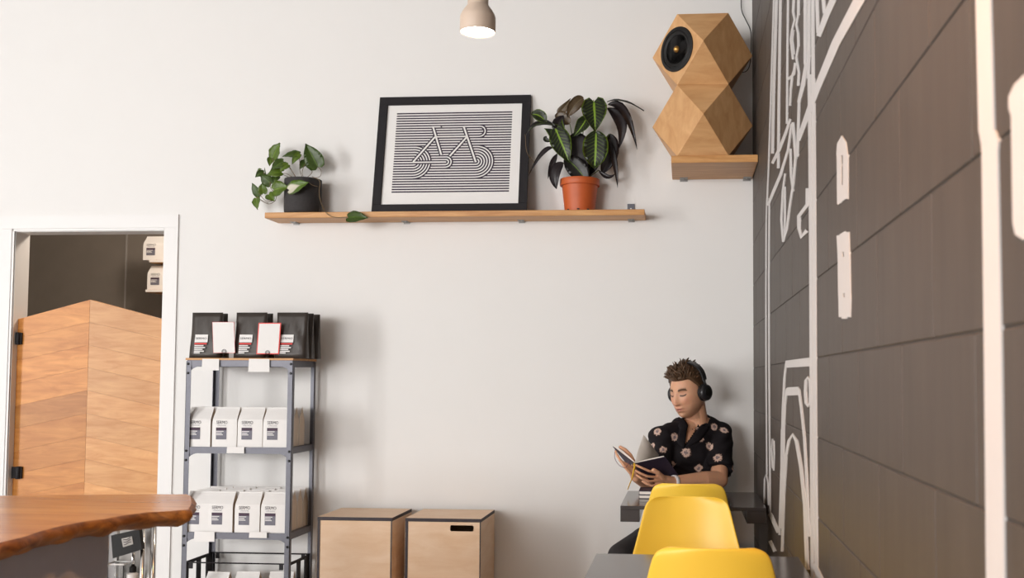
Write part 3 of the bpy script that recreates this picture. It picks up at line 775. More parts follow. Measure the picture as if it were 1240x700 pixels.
def cubocta(cen):
    w_, q = [], []
    vs = []
    for x in (-1, 0, 1):
        for y in (-1, 0, 1):
            for z in (-1, 0, 1):
                if abs(x) + abs(y) + abs(z) == 2:
                    ww = (x + y) / math.sqrt(2); uu = (-x + y) / math.sqrt(2)
                    vs.append(Vector((uu, -ww, z)) * un + Vector(cen))
    bm = bmesh.new()
    for v in vs: bm.verts.new(v)
    bmesh.ops.convex_hull(bm, input=bm.verts[:])
    bmesh.ops.dissolve_limit(bm, angle_limit=.02, verts=bm.verts[:], edges=bm.edges[:])
    bmesh.ops.bevel(bm, geom=bm.edges[:], offset=.0012, segments=1, affect='EDGES')
    bm.verts.index_update()
    mb = MB().add([v.co[:] for v in bm.verts], [[v.index for v in f.verts] for f in bm.faces]); bm.free(); return mb
cubocta((0, 0, un)).build('lower_body', 'maple', spk)
ub = cubocta((0, 0, 3 * un)).build('upper_body', 'maple', spk)
# driver on the square face toward -x,-y
sq = [Vector((-.7071, -.7071, 1)), Vector((0, -1.4142, 0)), Vector((-.7071, -.7071, -1)), Vector((-1.4142, 0, 0))]
fc = sum(sq, Vector()) / 4 * un; fn = (sq[1] - sq[0]).cross(sq[2] - sq[1]).normalized()
if fn.dot(fc) < 0: fn = -fn
fc = fc + Vector((0, 0, 3 * un)) + fn * .0005
DR = a_ * .44
MB().lathe([(DR, 0), (DR, .005), (DR * .97, .007), (DR * .86, .007), (DR * .84, .004), (DR * .80, .0045), (DR * .76, .008), (DR * .70, .0055), (DR * .66, .003)], 48, fc, fn).build('driver_ring', 'rubber', spk, auto=35)
MB().lathe([(DR * .66, .003), (DR * .45, -.0005), (DR * .25, -.001), (DR * .17, -.001)], 48, fc, fn).build('driver_cone', 'cone', spk, smooth=True)
MB().lathe([(DR * .17, -.0015), (DR * .15, .006), (DR * .10, .013), (DR * .045, .017), (.0003, .018)], 24, fc, fn).build('phase_plug', 'brass', spk, smooth=True)
cab = [P(894, -60, -.012), P(897, -10, -.012), P(898, 12, -.012), P(903, 24, -.012), P(909, 38, -.012), P(912, 60, -.02), P(908, 78, -.03), P(904, 86, -.06), P(897, 88, -.10)]
cab[5].x = min(cab[5].x, -.008); cab[6].x = min(cab[6].x, -.008); cab[4].x = min(cab[4].x, -.008)
o = stem(None, cab, .0022, 'rubber', 'speaker_cable', origin=(0, 0, 0)); tag(o, 'thin black cable dropping to the faceted speaker', 'cable')

# ================================================================== SPOT LAMP
ly = -1.7
lc = P(578.5, 39.5, ly); lk = (P(579.5, 39.5, ly) - P(578.5, 39.5, ly)).length
lm = thing('spot_lamp', 'beige spot lamp shining down over the framed print', 'lamp', lc)
R1 = 21.2 * lk
MB().lathe([(R1 * .93, .004), (R1 * .97, 0), (R1, .002), (R1, R1 * .85), (R1 * .96, R1 * 1.0), (R1 * .80, R1 * 1.28), (R1 * .62, R1 * 1.52), (R1 * .585, R1 * 1.62), (R1 * .575, R1 * 2.6), (R1 * .5, R1 * 2.68), (.001, R1 * 2.68)], 40).build('shell', 'lampbody', lm, auto=50)
MB().lathe([(.001, .003), (R1 * .93, .003), (R1 * .93, .006), (.001, .006)], 40).build('lens', 'lampglow', lm)
MB().tube([(0, 0, R1 * 2.6), (0, 0, ZC - lc.z - .03)], .007, 8).build('stem', 'black', lm)
MB().lathe([(.05, ZC - lc.z - .03), (.05, ZC - lc.z - .001), (.001, ZC - lc.z - .001)], 24).build('ceiling_rose', 'lampbody', lm)
sl = bpy.data.lights.new('spot_lamp_light', 'SPOT'); sl.energy = 40; sl.color = (1, .82, .62); sl.spot_size = 1.6; sl.spot_blend = .8; sl.shadow_soft_size = .05
so = bpy.data.objects.new('spot_lamp_light', sl); C.objects.link(so); so.location = (lc.x, lc.y, lc.z - .01)
# a second lamp of the same row, out of the picture over the tables
lm2 = dup(lm, (-.55, -3.9, 2.75), label='beige spot lamp hanging over the tables')
for ch in lm2.children:
    if ch.name.startswith('stem') or ch.name.startswith('ceiling_rose'):
        dz = 2.75 - lc.z; ch.data = ch.data.copy()
        for v in ch.data.vertices:
            if v.co.z > R1 * 3: v.co.z -= dz
sl2 = bpy.data.lights.new('table_lamp_light', 'SPOT'); sl2.energy = 130; sl2.color = (1, .46, .15); sl2.spot_size = 2.6; sl2.spot_blend = .9; sl2.shadow_soft_size = .06
so2 = bpy.data.objects.new('table_lamp_light', sl2); C.objects.link(so2); so2.location = (-.55, -3.9, 2.73)

# ================================================================== STEEL RACK
yr, yf = -.03, -.335
xl = P(222.6, 560, yf).x; xr = P(352.5, 560, yf).x
ztop_r = P(290, 436.2, yf).z
zs = [P(290, 645.5, yf).z - .4, P(290, 645.5, yf).z, P(290, 541.8, yf).z, ztop_r]
zs[0] = max(.08, zs[1] - (zs[2] - zs[1]))
rk = thing('steel_rack', 'grey bolted steel rack full of coffee bags beside the doorway', 'shelf rack')
pw = .018
def angle_post(x, y, sx_, sy_):
    mb = MB()
    t = .002
    mb.box((x, y, 0), (x + sx_ * pw * 1.35, y + sy_ * t, ztop_r - .004)); mb.box((x, y, 0), (x + sx_ * t, y + sy_ * pw * 1.35, ztop_r - .004)); return mb
for x, sx_ in ((xl, 1), (xr, -1)):
    for y, sy_ in ((yf, 1), (yr, -1)):
        pst = angle_post(x, y, sx_, sy_).build('post', 'steel', rk)
for i, z in enumerate(zs):
    tp = MB().box((xl + .003, yf + .003, z - .004), (xr - .003, yr - .003, z)).box((xl + .003, yf + .0022, z - .030), (xr - .003, yf + .0045, z - .004)).box((xl + .003, yr - .0045, z - .030), (xr - .003, yr - .0022, z - .004))
    tp.box((xl + .0022, yf + .0046, z - .030), (xl + .0045, yr - .0046, z - .004)).box((xr - .0045, yf + .0046, z - .030), (xr - .0022, yr - .0046, z - .004))
    tp.build('shelf_panel', 'steel', rk)
    if i > 0:
        g = .062
        for sx_, x in ((1, xl + .004), (-1, xr - .004)):
            n = 8; pts = [(x, yf + .0046, z - .030), (x + sx_ * g, yf + .0046, z - .030)]
            for k in range(1, n):
                a = PI / 2 * k / n
                pts.append((x + sx_ * (g - g * math.sin(a)), yf + .0046, z - .030 - g + g * math.cos(a)))
            pts.append((x, yf + .0046, z - .030 - g))
            MB().prism(pts, (0, .002, 0)).build('corner_plate', 'steel', rk)
        for dz in (.018, .062):
            for x in (xl + .010, xr - .010):
                MB().lathe([(.006, 0), (.006, .003), (.003, .005), (.0003, .005)], 10, (x, yf, z - dz), (0, -1, 0)).build('bolt', 'bolt', rk)
MB().cbox((xl - .003, yf - .004, ztop_r), (xr + .003, yr + .002, ztop_r + .010), .001).build('top_board', 'oak', rk)
ZT = ztop_r + .0105
# paper tags clipped on the shelf edges
tags = [((245, 265), 434.5, 448.5, 3), ((301.5, 326), 434.5, 450.5, 3), ((275, 295.5), 541, 549, 2), ((235.5, 259.5), 643.5, 656, 1), ((302, 323), 644, 651.5, 1)]
tl_names = ['paper price tag on the wooden rack top under the plain card', 'paper price tag on the wooden rack top under the red card', 'paper price tag on the upper steel shelf edge', 'wide paper price tag below the front bags, beside the door casing', 'short paper price tag below the front bags, towards the crates']
for (xx, ya, yb, ti), lb in zip(tags, tl_names):
    yy = yf - .0052
    a, b = P(xx[0], ya, yy), P(xx[1], yb, yy)
    t = MB().add([(a.x, yy, a.z), (b.x, yy, a.z - .001), (b.x + .002, yy - .004, b.z), (a.x - .001, yy - .003, b.z), (a.x, yy + .0007, a.z), (b.x, yy + .0007, a.z - .001), (b.x + .002, yy - .0033, b.z), (a.x - .001, yy - .0023, b.z)],
                 [(0, 3, 2, 1), (4, 5, 6, 7), (0, 1, 5, 4), (1, 2, 6, 5), (2, 3, 7, 6), (3, 0, 4, 7)])
    o = t.build('price_tag', 'tag'); tag(o, lb, 'price tag', 'price tags on the rack')

# ---- white coffee bags
KP = (P(300, 520, yf) - P(301, 520, yf)).length
def bag_mesh(bw, bh, bd):
    prof = [(0, 1.0, 1.0), (.02, 1.0, 1.0), (.60, 1.0, 1.0), (.70, .92, .985), (.80, .62, .97), (.90, .30, .955), (.97, .10, .95), (1.0, .07, .95)]
    mb = MB(); n = 12
    for (t, dsc, wsc) in prof:
        hw_, hd = bw / 2 * wsc, bd / 2 * dsc; yc = bd / 2 * (1 - dsc) * .25
        ring = [(-hw_, -hd), (-hw_ / 2, -hd * 1.04), (0, -hd * 1.06), (hw_ / 2, -hd * 1.04), (hw_, -hd), (hw_ * (1 if t < .6 else .9), -hd * .1), (hw_, hd), (hw_ / 2, hd), (0, hd), (-hw_ / 2, hd), (-hw_, hd), (-hw_ * (1 if t < .6 else .9), -hd * .1)]
        mb.v += [(x, y + yc, t * bh) for x, y in ring]
    for i in range(len(prof) - 1):
        for j in range(n):
            jj = (j + 1) % n
            mb.f.append([i * n + j, i * n + jj, (i + 1) * n + jj, (i + 1) * n + j]); mb.mi.append(1 if j in (4, 5, 10, 11) else 0)
    mb.f.append(list(range(n))[::-1]); mb.f.append([(len(prof) - 1) * n + j for j in range(n)]); mb.mi += [0, 0]
    return mb.mesh('bag_body', ['white', 'kraft'])
BW, BH, BD = 30.2 * KP, 46.5 * KP, .068
tw = thing('coffee_bag', 'white paper coffee bag', 'coffee bag')
link('bag_body', bag_mesh(BW, BH, BD), tw)
yl = -BD / 2 * 1.06 - .0008
lx = -BW * .12
tm = text_mesh('SERMO', .022, 'ink', 13.5 * KP)
o = link('brand_lettering', tm, tw); o.location = (lx + .002, yl, BH * .615)
s2 = text_mesh('COFFEE ROASTERS', .008, 'ink2', 11 * KP); o = link('small_lettering', s2, tw); o.location = (lx + .001, yl, BH * .54)
lb = MB().box((lx - 6.4 * KP, yl, BH * .19), (lx + 6.4 * KP, yl + .0006, BH * .49), 0)
lb.box((lx - 6.4 * KP, yl - .0003, BH * .42), (lx + 6.4 * KP, yl, BH * .49), 1)
for z_, ww in ((.385, 5.5), (.34, 4.2), (.30, 5.0)): lb.box((lx - 6.0 * KP, yl - .0003, BH * z_), (lx - 6 * KP + ww * 1.6 * KP, yl, BH * (z_ + .018)), 2)
lb.build('label', ['ink2', 'ink3', 'white'], tw)
ORD = lambda lab, row, i: (lab if row == 0 else lab.replace('behind the front row', ('', 'in the second row', 'in the third row', 'in the wall-side row')[row])) + ', ' + ('first', 'second', 'third', 'fourth')[i] + ' from the doorway'
def put_bag(x, y, z, rz, label, group, proto=[tw]):
    if proto: t = proto.pop(); t.location = (x, y, z); t.rotation_euler = (0, 0, rz); t['label'] = label; t['group'] = group
    else: t = dup(tw, (x, y, z), rz, label, group)
    return t
bx0 = [P(px, 530, yf + .05).x for px in (244, 275.5, 306.5, 337)]
for row in range(4):
    for i, x in enumerate(bx0):
        y = yf + .012 + BD * .53 + row * (BD + .0055)
        lab = 'front-row white coffee bag on the upper steel shelf' if row == 0 else 'white coffee bag behind the front row, upper steel shelf'
        if row and i < 3 and row > 1: continue
        if row == 3 and i == 3: continue
        put_bag(x + R.uniform(-.001, .001), y, zs[2] + .0005, R.uniform(-.005, .005), ORD(lab, row, i), 'coffee bags on the upper steel shelf')
bx1 = [P(px, 630, yf + .05).x for px in (233, 270.5, 303, 334.5)]
for row in range(4):
    for i, x in enumerate(bx1):
        y = yf + .012 + BD * .53 + row * (BD + .0045)
        lab = 'front-row white coffee bag on the lower steel shelf' if row == 0 else 'white coffee bag behind the front row, lower steel shelf'
        if i == 0: x = max(x, xl + .004 + BW / 2)
        put_bag(x if row == 0 else max(x + (.006 if i == 1 else 0), xl + .004 + BW / 2), y, zs[1] + .0005, R.uniform(-.004, .004), ORD(lab, row, i), 'coffee bags on the lower steel shelf')

# ---- black pouches on the rack top
def pouch_mesh(bw, bh, bd):
    mb = MB(); nx, nz = 9, 9
    def dep(t, a): return (bd / 2) * max(0, (1 - t ** 1.3)) * (1 - .35 * a * a) + .0012
    for s in (-1, 1):
        for i in range(nz + 1):
            t = i / nz
            for j in range(nx + 1):
                a = -1 + 2 * j / nx
                wsc = 1 - .03 * math.sin(t * PI)
                wr_ = .004 * math.sin(9 * a * t + 5 * t + 2 * a) * math.sin(t * PI) if s < 0 else 0
                mb.v.append((a * bw / 2 * wsc, s * dep(t, a) + wr_ + (.5 - t) * 0, t * bh))
    n1 = nx + 1; o = n1 * (nz + 1)
    for i in range(nz):
        for j in range(nx):
            q = i * n1 + j; mb.f.append([q, q + 1, q + n1 + 1, q + n1]); mb.f.append([o + q, o + q + n1, o + q + n1 + 1, o + q + 1]); mb.mi += [0, 0]
        for j in (0, nx):
            q = i * n1 + j; f = [q, q + n1, o + q + n1, o + q]; mb.f.append(f if j == 0 else f[::-1]); mb.mi.append(0)
    for j in range(nx):
        mb.f.append([j + 1, j, o + j, o + j + 1]); q = nz * n1 + j; mb.f.append([q, q + 1, o + q + 1, o + q]); mb.mi += [0, 0]
    return mb.mesh('pouch_body', 'pouch', True)
PW, PH, PD = 37.5 * KP, 54.5 * KP, .075
pt = thing('coffee_pouch', 'black foil coffee pouch', 'coffee pouch')
link('pouch_body', pouch_mesh(PW, PH, PD), pt)
z1 = .0
MB().box((-PW / 2 * .97, -.0042, PH * .86), (PW / 2 * .97, -.0016, PH * .875)).build('zip_seal', 'pouch', pt)
def sl_y(t): return -(PD / 2) * (1 - t ** 1.3) - .0075
lm_ = MB()
def lab_q(x0, x1, t0, t1, mi):
    y0_, y1_ = sl_y(t0), sl_y(t1)
    lm_.add([(x0, y0_, t0 * PH), (x1, y0_, t0 * PH), (x1, y1_, t1 * PH), (x0, y1_, t1 * PH), (x0, y0_ + .0006, t0 * PH), (x1, y0_ + .0006, t0 * PH), (x1, y1_ + .0006, t1 * PH), (x0, y1_ + .0006, t1 * PH)],
            [(0, 1, 2, 3), (4, 7, 6, 5), (0, 4, 5, 1), (1, 5, 6, 2), (2, 6, 7, 3), (3, 7, 4, 0)], mi)
x0 = -PW * .30
lab_q(x0, x0 + PW * .42, .34, .51, 0); lab_q(x0, x0 + PW * .40, .295, .325, 1)
for t_, ww in ((.255, .30), (.215, .36), (.175, .28), (.135, .33), (.10, .2)): lab_q(x0 + .001, x0 + PW * ww, t_, t_ + .024, 2)
lm_.build('label', ['white', 'red', 'tag'], pt)
ptm = text_mesh('SERMO', .014, 'ink', PW * .36); o = link('brand_lettering', ptm, pt); o.location = (x0 + PW * .21, sl_y(.425) - .0012, PH * .425)
o.rotation_euler = (-.16, 0, 0)
pl = [(251, 0, 'black foil pouch standing behind the plain card', 0.0), (257, .079, 'black foil pouch behind another, beside the door casing', .02), (304.5, 0, 'black foil pouch standing behind the red card', .0), (312, .079, 'black foil pouch half hidden behind the one with the red card', -.02), (354, .0, 'black foil pouch at the rack end towards the framed print', .0), (361, .078, 'black foil pouch second in the end stack of pouches', .0), (369, .156, 'black foil pouch last in the end stack, against the wall', .0)]
for i, (px, dy_, lb_, rz) in enumerate(pl):
    x = P(px, 410, yf + .048 + dy_).x
    loc = (x, yf + .048 + dy_, ZT)
    if i == 0: pt.location = loc; pt['label'] = lb_; pt['group'] = 'black pouches on the rack top'
    else: dup(pt, loc, rz, lb_, 'black pouches on the rack top')
# ---- card holders
for (xa, xb, ya, yb, tilt, col, lb_) in ((259.5, 285, 390, 427.5, .06, 'tag', 'plain white price card on a wire ring holder'), (311.5, 338, 391, 429, -.05, 'red', 'white price card with a red border on a wire ring holder')):
    yy = yf + .004
    a, b = P(xa, ya, yy), P(xb, yb, yy); cxm = (a.x + b.x) / 2
    ch = thing('card_holder', lb_, 'price card', (cxm, yy, ZT), 0, 'price cards on the rack top')
    hwc, z_lo, z_hi = (b.x - a.x) / 2, b.z - ZT, a.z - ZT
    cd_ = MB()
    def quad(h, zl, zh, y0_, y1_, mi):
        vs = []
        for yq in (y0_, y1_):
            for (x, z) in ((-h, zl), (h, zl), (h - (zh - zl) * tilt, zh), (-h - (zh - zl) * tilt, zh)): vs.append((x, yq - .004 * ((z - z_lo) / (z_hi - z_lo) - .5) ** 2, z))
        cd_.add(vs, [(0, 1, 2, 3), (4, 7, 6, 5), (0, 4, 5, 1), (1, 5, 6, 2), (2, 6, 7, 3), (3, 7, 4, 0)], mi)
    quad(hwc, z_lo, z_hi, -.0015, 0, 1)
    e = .0045 if col == 'red' else .0012
    quad(hwc - e, z_lo + e, z_hi - e, -.0019, -.0012, 0)
    for k in range(5): cd_.box((-.002 - tilt * .03, -.0027, z_lo + (.25 + k * .1) * (z_hi - z_lo)), (.002 - tilt * .03, -.0018, z_lo + (.29 + k * .1) * (z_hi - z_lo)), 1 if col == 'red' else 2)
    cd_.build('card', ['tag', 'red', 'page'], ch)
    rg = [(.011 * math.cos(q), -.004, z_lo + .006 + .011 * math.sin(q)) for q in [2 * PI * k / 18 for k in range(19)]]
    rg2 = [(.006 * math.cos(q), -.0045, z_lo + .006 + .006 * math.sin(q)) for q in [2 * PI * k / 14 for k in range(15)]]
    MB().tube(rg, .0011, 6).tube(rg2, .001, 6).tube([(0, -.004, z_lo - .004), (0, -.004, .004)], .0012, 6).build('ring_clip', 'bolt', ch)
    MB().lathe([(.012, 0), (.012, .003), (.004, .005), (.001, .006)], 14, (0, -.004, 0)).build('foot', 'bolt', ch)

# ---- black crate on the lowest shelf
cy0, cy1 = yf + .012, yr - .012
cxa, cxb = xl + .012, xr - .012
czb = zs[0] + .0005; czt = P(280, 682, cy0).z
ck = thing('wire_crate', 'black open crate with slotted sides on the lowest rack shelf', 'crate')
rim = MB().tube([(cxa, cy0, czt), (cxb, cy0, czt), (cxb, cy1, czt), (cxa, cy1, czt), (cxa, cy0, czt)], .0035, 6)
rim.build('rim', 'black', ck)
MB().box((cxa, cy0, czb), (cxb, cy1, czb + .004)).build('bottom', 'black', ck)
for x in (cxa, cxb):
    sp_ = MB(); h = czt - czb
    sp_.box((x - .003, cy0, czb), (x + .003, cy1, czb + h * .55)); sp_.box((x - .003, cy0, czt - .012), (x + .003, cy1, czt))
    for k in range(3):
        y = cy0 + (cy1 - cy0) * (k / 2.0); ya, yb = (y, y + .035) if k == 0 else ((y - .02, y + .02) if k == 1 else (y - .06, y))
        sp_.box((x - .003, ya, czb + h * .55), (x + .003, yb, czt - .012))
    sp_.build('side_panel', 'black', ck)
for y in (cy0, cy1):
    fpn = MB()
    for k in range(25):
        x = cxa + (cxb - cxa) * (k + .5) / 25
        fpn.tube([(x, y, czb), (x, y, czb + (czt - czb) * .42)], .0013, 5)
    for z_ in (.12, .27, .42): fpn.tube([(cxa, y, czb + (czt - czb) * z_), (cxb, y, czb + (czt - czb) * z_)], .0016, 5)
    fpn.build('wire_panel', 'black', ck)
    for x in (cxa + .03, cxb - .03):
        MB().box((x - .009, y - .004, czt - .028), (x + .009, y + .002, czt)).build('rim_clip', 'black', ck)
for i, (fx, fz) in enumerate(((.22, .0), (.5, .0), (.82, .02))):
    dup(tw, (cxa + (cxb - cxa) * fx, (cy0 + cy1) / 2 + .02 * (i - 1), czb + .005 + fz * 0), 0.1 * (i - 1), ('white coffee bag inside the black crate, nearest the doorway', 'white coffee bag in the middle of the black crate', 'white coffee bag inside the black crate, towards the plywood cubes')[i], 'coffee bags in the crate')

# ================================================================== PLYWOOD CUBES
def ply_cube(pxs, py_f, label, slot):
    yfc, ybk = -.385, -.045
    xa = P(pxs[0], 640, yfc).x; xb = P(pxs[1], 640, yfc).x; zt = P((pxs[0] + pxs[1]) / 2, py_f, yfc).z
    t = thing('plywood_cube', label, 'crate', ((xa + xb) / 2, (yfc + ybk) / 2, 0), 0, 'plywood cubes along the white wall')
    h = (xb - xa) / 2; d = (ybk - yfc) / 2; th = .015
    def panel(name, a, b, edge_axes):
        """thin panel: large faces plywood, edges dark; edge_axes lists the axes whose faces are edges"""
        mb = MB().cbox(a, b, .0008); me = mb.mesh(name, ['ply', 'plydark'])
        for p in me.polygons:
            n = p.normal; k = max(range(3), key=lambda i: abs(n[i]))
            p.material_index = 1 if k in edge_axes else 0
        return link(name, me, t)
    panel('top_panel', (-h, -d, zt - th), (h, d, zt), (0, 1))
    panel('side_panel', (-h, -d, 0), (-h + th, d, zt - th - .0004), (1, 2)); panel('side_panel', (h - th * .45, -d, 0), (h, d, zt - th - .0004), (1, 2))
    panel('back_panel', (-h + th, d - th, 0), (h - th * .45, d, zt - th - .0004), (2,)); panel('bottom_panel', (-h + th, -d + th, .0), (h - th * .45, d - th, th), ())
    yfp = -d + .001
    L, Rr, B, T = -h + th + .0005, h - th * .45 - .0005, 0, zt - th - .0008
    if not slot:
        panel('front_panel', (L, yfp, B), (Rr, yfp + th, T), (0, 2))
    else:
        s0 = P(545, 640, yfc).x - t.location.x; s1 = P(573.5, 640, yfc).x - t.location.x; q0 = P(559, 643.6, yfc).z; q1 = P(559, 636.2, yfc).z
        mb = MB(); n = 6; rr = (q1 - q0) * .3
        inner = []
        for (cx_, cz_, a0) in ((s1 - rr, q1 - rr, 0), (s0 + rr, q1 - rr, PI / 2), (s0 + rr, q0 + rr, PI), (s1 - rr, q0 + rr, 1.5 * PI)):
            for k in range(n): a = a0 + PI / 2 * k / (n - 1); inner.append((cx_ + rr * math.cos(a), cz_ + rr * math.sin(a)))
        outer = [(Rr, T), (L, T), (L, B), (Rr, B)]
        for yq in (yfp, yfp + th):
            o = len(mb.v); mb.v += [(x, yq, z) for x, z in outer] + [(x, yq, z) for x, z in inner]
            for c_ in range(4):
                fan = [o + 4 + c_ * n + k for k in range(n)]
                for k in range(n - 1): mb.f.append([o + c_, fan[k + 1], fan[k]] if yq == yfp else [o + c_, fan[k], fan[k + 1]]); mb.mi.append(0)
                nx_ = (c_ + 1) % 4; f = [o + c_, o + nx_, o + 4 + nx_ * n, fan[-1]]; mb.f.append(f if yq == yfp else f[::-1]); mb.mi.append(0)
        m_ = 4 * n; o2 = 4 + m_
        for k in range(m_):
            k2 = (k + 1) % m_; mb.f.append([4 + k, 4 + k2, o2 + 4 + k2, o2 + 4 + k]); mb.mi.append(1)
        for k in range(4):
            k2 = (k + 1) % 4; mb.f.append([k2, k, o2 + k, o2 + k2]); mb.mi.append(1)
        fp = mb.build('front_panel', ['ply', 'plydark'], t)
ply_cube((384, 475), 626.5, 'plain-fronted birch plywood cube beside the steel rack', False)
ply_cube((490.5, 582.5), 628.0, 'birch plywood cube with a hand slot in its front', True)

# ================================================================== LIVE EDGE COUNTER
CZ = .92
cnt = thing('live_edge_counter', 'live-edge wooden slab counter on a dark painted base', 'counter')
top_px = [(232, 610), (228, 617), (205, 619), (178, 620.5), (150, 624), (130, 628), (100, 632), (74, 637), (50, 643), (30, 650), (0, 657)]
far_px = [(-40, 600.5), (40, 600), (120, 599), (190, 598.5), (226, 598.5), (231, 601)]
outl = [Vector((-2.62, -2.49, CZ))] + [PZ(x, y, CZ) for x, y in far_px] + [PZ(x, y, CZ) for x, y in top_px]
outl += [Vector((-1.63, -3.4, CZ)), Vector((-1.66, -3.8, CZ)), Vector((-1.63, -4.35, CZ)), Vector((-2.66, -4.35, CZ)), Vector((-2.60, -3.4, CZ))]
# refine and roughen the outline
ref = []
for i in range(len(outl)):
    a, b = outl[i], outl[(i + 1) % len(outl)]
    for k in range(4): ref.append(a.lerp(b, k / 4))
cen = sum(ref, Vector()) / len(ref)
rings = []
for (dz, inset) in ((0, 0.0), (-.006, -.007), (-.016, -.011), (-.026, -.004), (-.036, .014), (-.041, .03)):
    ring = []
    for i, p in enumerate(ref):
        tg = ref[(i + 1) % len(ref)] - ref[i - 1]; d = Vector((tg.y, -tg.x, 0)).normalized()
        jit = .006 * math.sin(i * 1.7) + .005 * math.sin(i * .63 + 1) if dz < 0 else 0
        ring.append(p + d * (inset + jit * (-dz / .04)) + Vector((0, 0, dz + (.003 * math.sin(i * .9) if dz < -.02 else 0))))
    rings.append(ring)
mb = MB(); n = len(ref)
for r_ in rings: mb.v += [tuple(p) for p in r_]
mb.f.append(list(range(n))); mb.mi.append(0)
mb.f.append([(len(rings) - 1) * n + i for i in range(n)][::-1]); mb.mi.append(1)
for k in range(len(rings) - 1):
    for i in range(n):
        j = (i + 1) % n; mb.f.append([k * n + i, (k + 1) * n + i, (k + 1) * n + j, k * n + j]); mb.mi.append(1)
me = mb.mesh('slab', ['slab', 'bark'])
bmm = bmesh.new(); bmm.from_mesh(me); bmesh.ops.recalc_face_normals(bmm, faces=bmm.faces[:]); bmm.to_mesh(me); bmm.free()
for p in me.polygons: p.use_smooth = p.material_index == 1
link('slab', me, cnt)
pA = PZ(132.5, 640, CZ - .045)
MB().cbox((-2.56, -4.3, 0), (pA.x, pA.y, CZ - .0425), .003).build('base', 'base', cnt)

# ---- chrome cart between the counter and the doorway
ty = -1.55
ct_ = thing('chrome_cart', 'chrome service cart half hidden under the counter slab', 'cart')
xa, xb = P(128, 680, ty).x, P(172.5, 680, ty).x
zt = P(150, 628, ty).z
for (x, y) in ((xa, ty), (xb, ty), (xa, ty + .075), (xb, ty + .075)):
    MB().tube([(x, y, 0.02), (x, y, zt)], .0095, 10).build('post', 'chrome', ct_, smooth=True); MB().ball((x, y, .02), (.018, .018, .02), n=12, k=8).build('caster', 'rubber', ct_, smooth=True)
for z_ in (.25, P(150, 704, ty).z):
    MB().box((xa, ty, z_ - .012), (xb, ty + .075, z_)).build('tray', 'chrome', ct_)
MB().tube([(xa, ty, zt), (xa, ty + .075, zt)], .009, 8).tube([(xb, ty, zt), (xb, ty + .075, zt)], .009, 8).tube([(xa, ty + .075, zt), (xb, ty + .075, zt)], .009, 8).build('top_rail', 'chrome', ct_)
MB().box((xa + .01, ty + .070, .26), (xb - .01, ty + .074, zt - .02)).build('back_panel', plain('grey steel panel', (.30, .285, .27), .3, .7), ct_)
trz = P(150, 704, ty).z + .0005
# black reader with an emblem plate
dvc = thing('black_reader', 'tilted black device with a small silver emblem plate', 'device')
q = [P(134.5, 648.5, ty - .03), P(168, 641, ty - .03), P(172, 665.5, ty - .03), P(136.5, 676.5, ty - .03)]
MB().prism(q, (0, .020, 0)).build('case', 'rubber', dvc)
q2 = [P(147, 652.5, ty - .032), P(159.5, 649.5, ty - .032), P(161.2, 659, ty - .032), P(149, 662.8, ty - .032)]
ep = MB().prism(q2, (0, .003, 0)).build('emblem_plate', plain('emblem silver', (.38, .36, .33), .5, .2), dvc)
em = MB()
for k in range(3):
    em.tube([Vector((0, -.001, 0)) + q2[0].lerp(q2[3], .25 + .25 * k) .lerp(q2[1].lerp(q2[2], .15 + .25 * k), t) + Vector((0, 0, .002 * math.sin(t * 9 + k))) for t in (.15, .3, .5, .7, .85)], .0013, 5)
em.build('emblem_mark', 'ink', dvc)
hb_ = MB().tube([P(153, 655, ty - .004), P(153, 655, ty + .068)], .006, 6); hb_.build('mount', 'bolt', dvc)
# glass jar and pump bottle on the tray
jx0, jx1 = P(136.5, 690, ty + .05).x, P(157.5, 690, ty + .05).x
jz = P(146, 681, ty + .05).z - trz
gj = thing('glass_box', 'clear glass box with a pale rim on the chrome cart', 'container', ((jx0 + jx1) / 2, ty + .035, trz))
hwj = (jx1 - jx0) / 2
g = MB()
for (a, b) in (((-hwj, -.028, 0), (hwj, -.025, jz)), ((-hwj, .025, 0), (hwj, .028, jz)), ((-hwj, -.025, 0), (-hwj + .003, .025, jz)), ((hwj - .003, -.025, 0), (hwj, .025, jz))): g.box(a, b)
g.build('glass_wall', 'glass', gj)
MB().tube([(-hwj, -.028, jz), (hwj, -.028, jz), (hwj, .028, jz), (-hwj, .028, jz), (-hwj, -.028, jz)], .003, 6).build('rim', 'tag', gj)
bxm = P(163.5, 690, ty + .05).x
pb_ = thing('pump_bottle', 'small white bottle with a black collar and chrome pump on the cart', 'bottle', (bxm, ty + .035, trz))
bz = P(163, 692, ty + .05).z - trz; hz = P(163, 668, ty + .05).z - trz
MB().lathe([(.001, 0), (.019, 0), (.02, .004), (.02, max(.008, bz - .006)), (.010, max(.012, bz))], 20).build('body', 'tag', pb_, auto=40)
MB().lathe([(.012, bz), (.012, bz + .018), (.008, bz + .022)], 16).build('collar', 'rubber', pb_)
MB().lathe([(.0065, bz + .02), (.0065, hz)], 12).build('pump', 'chrome', pb_, smooth=True)

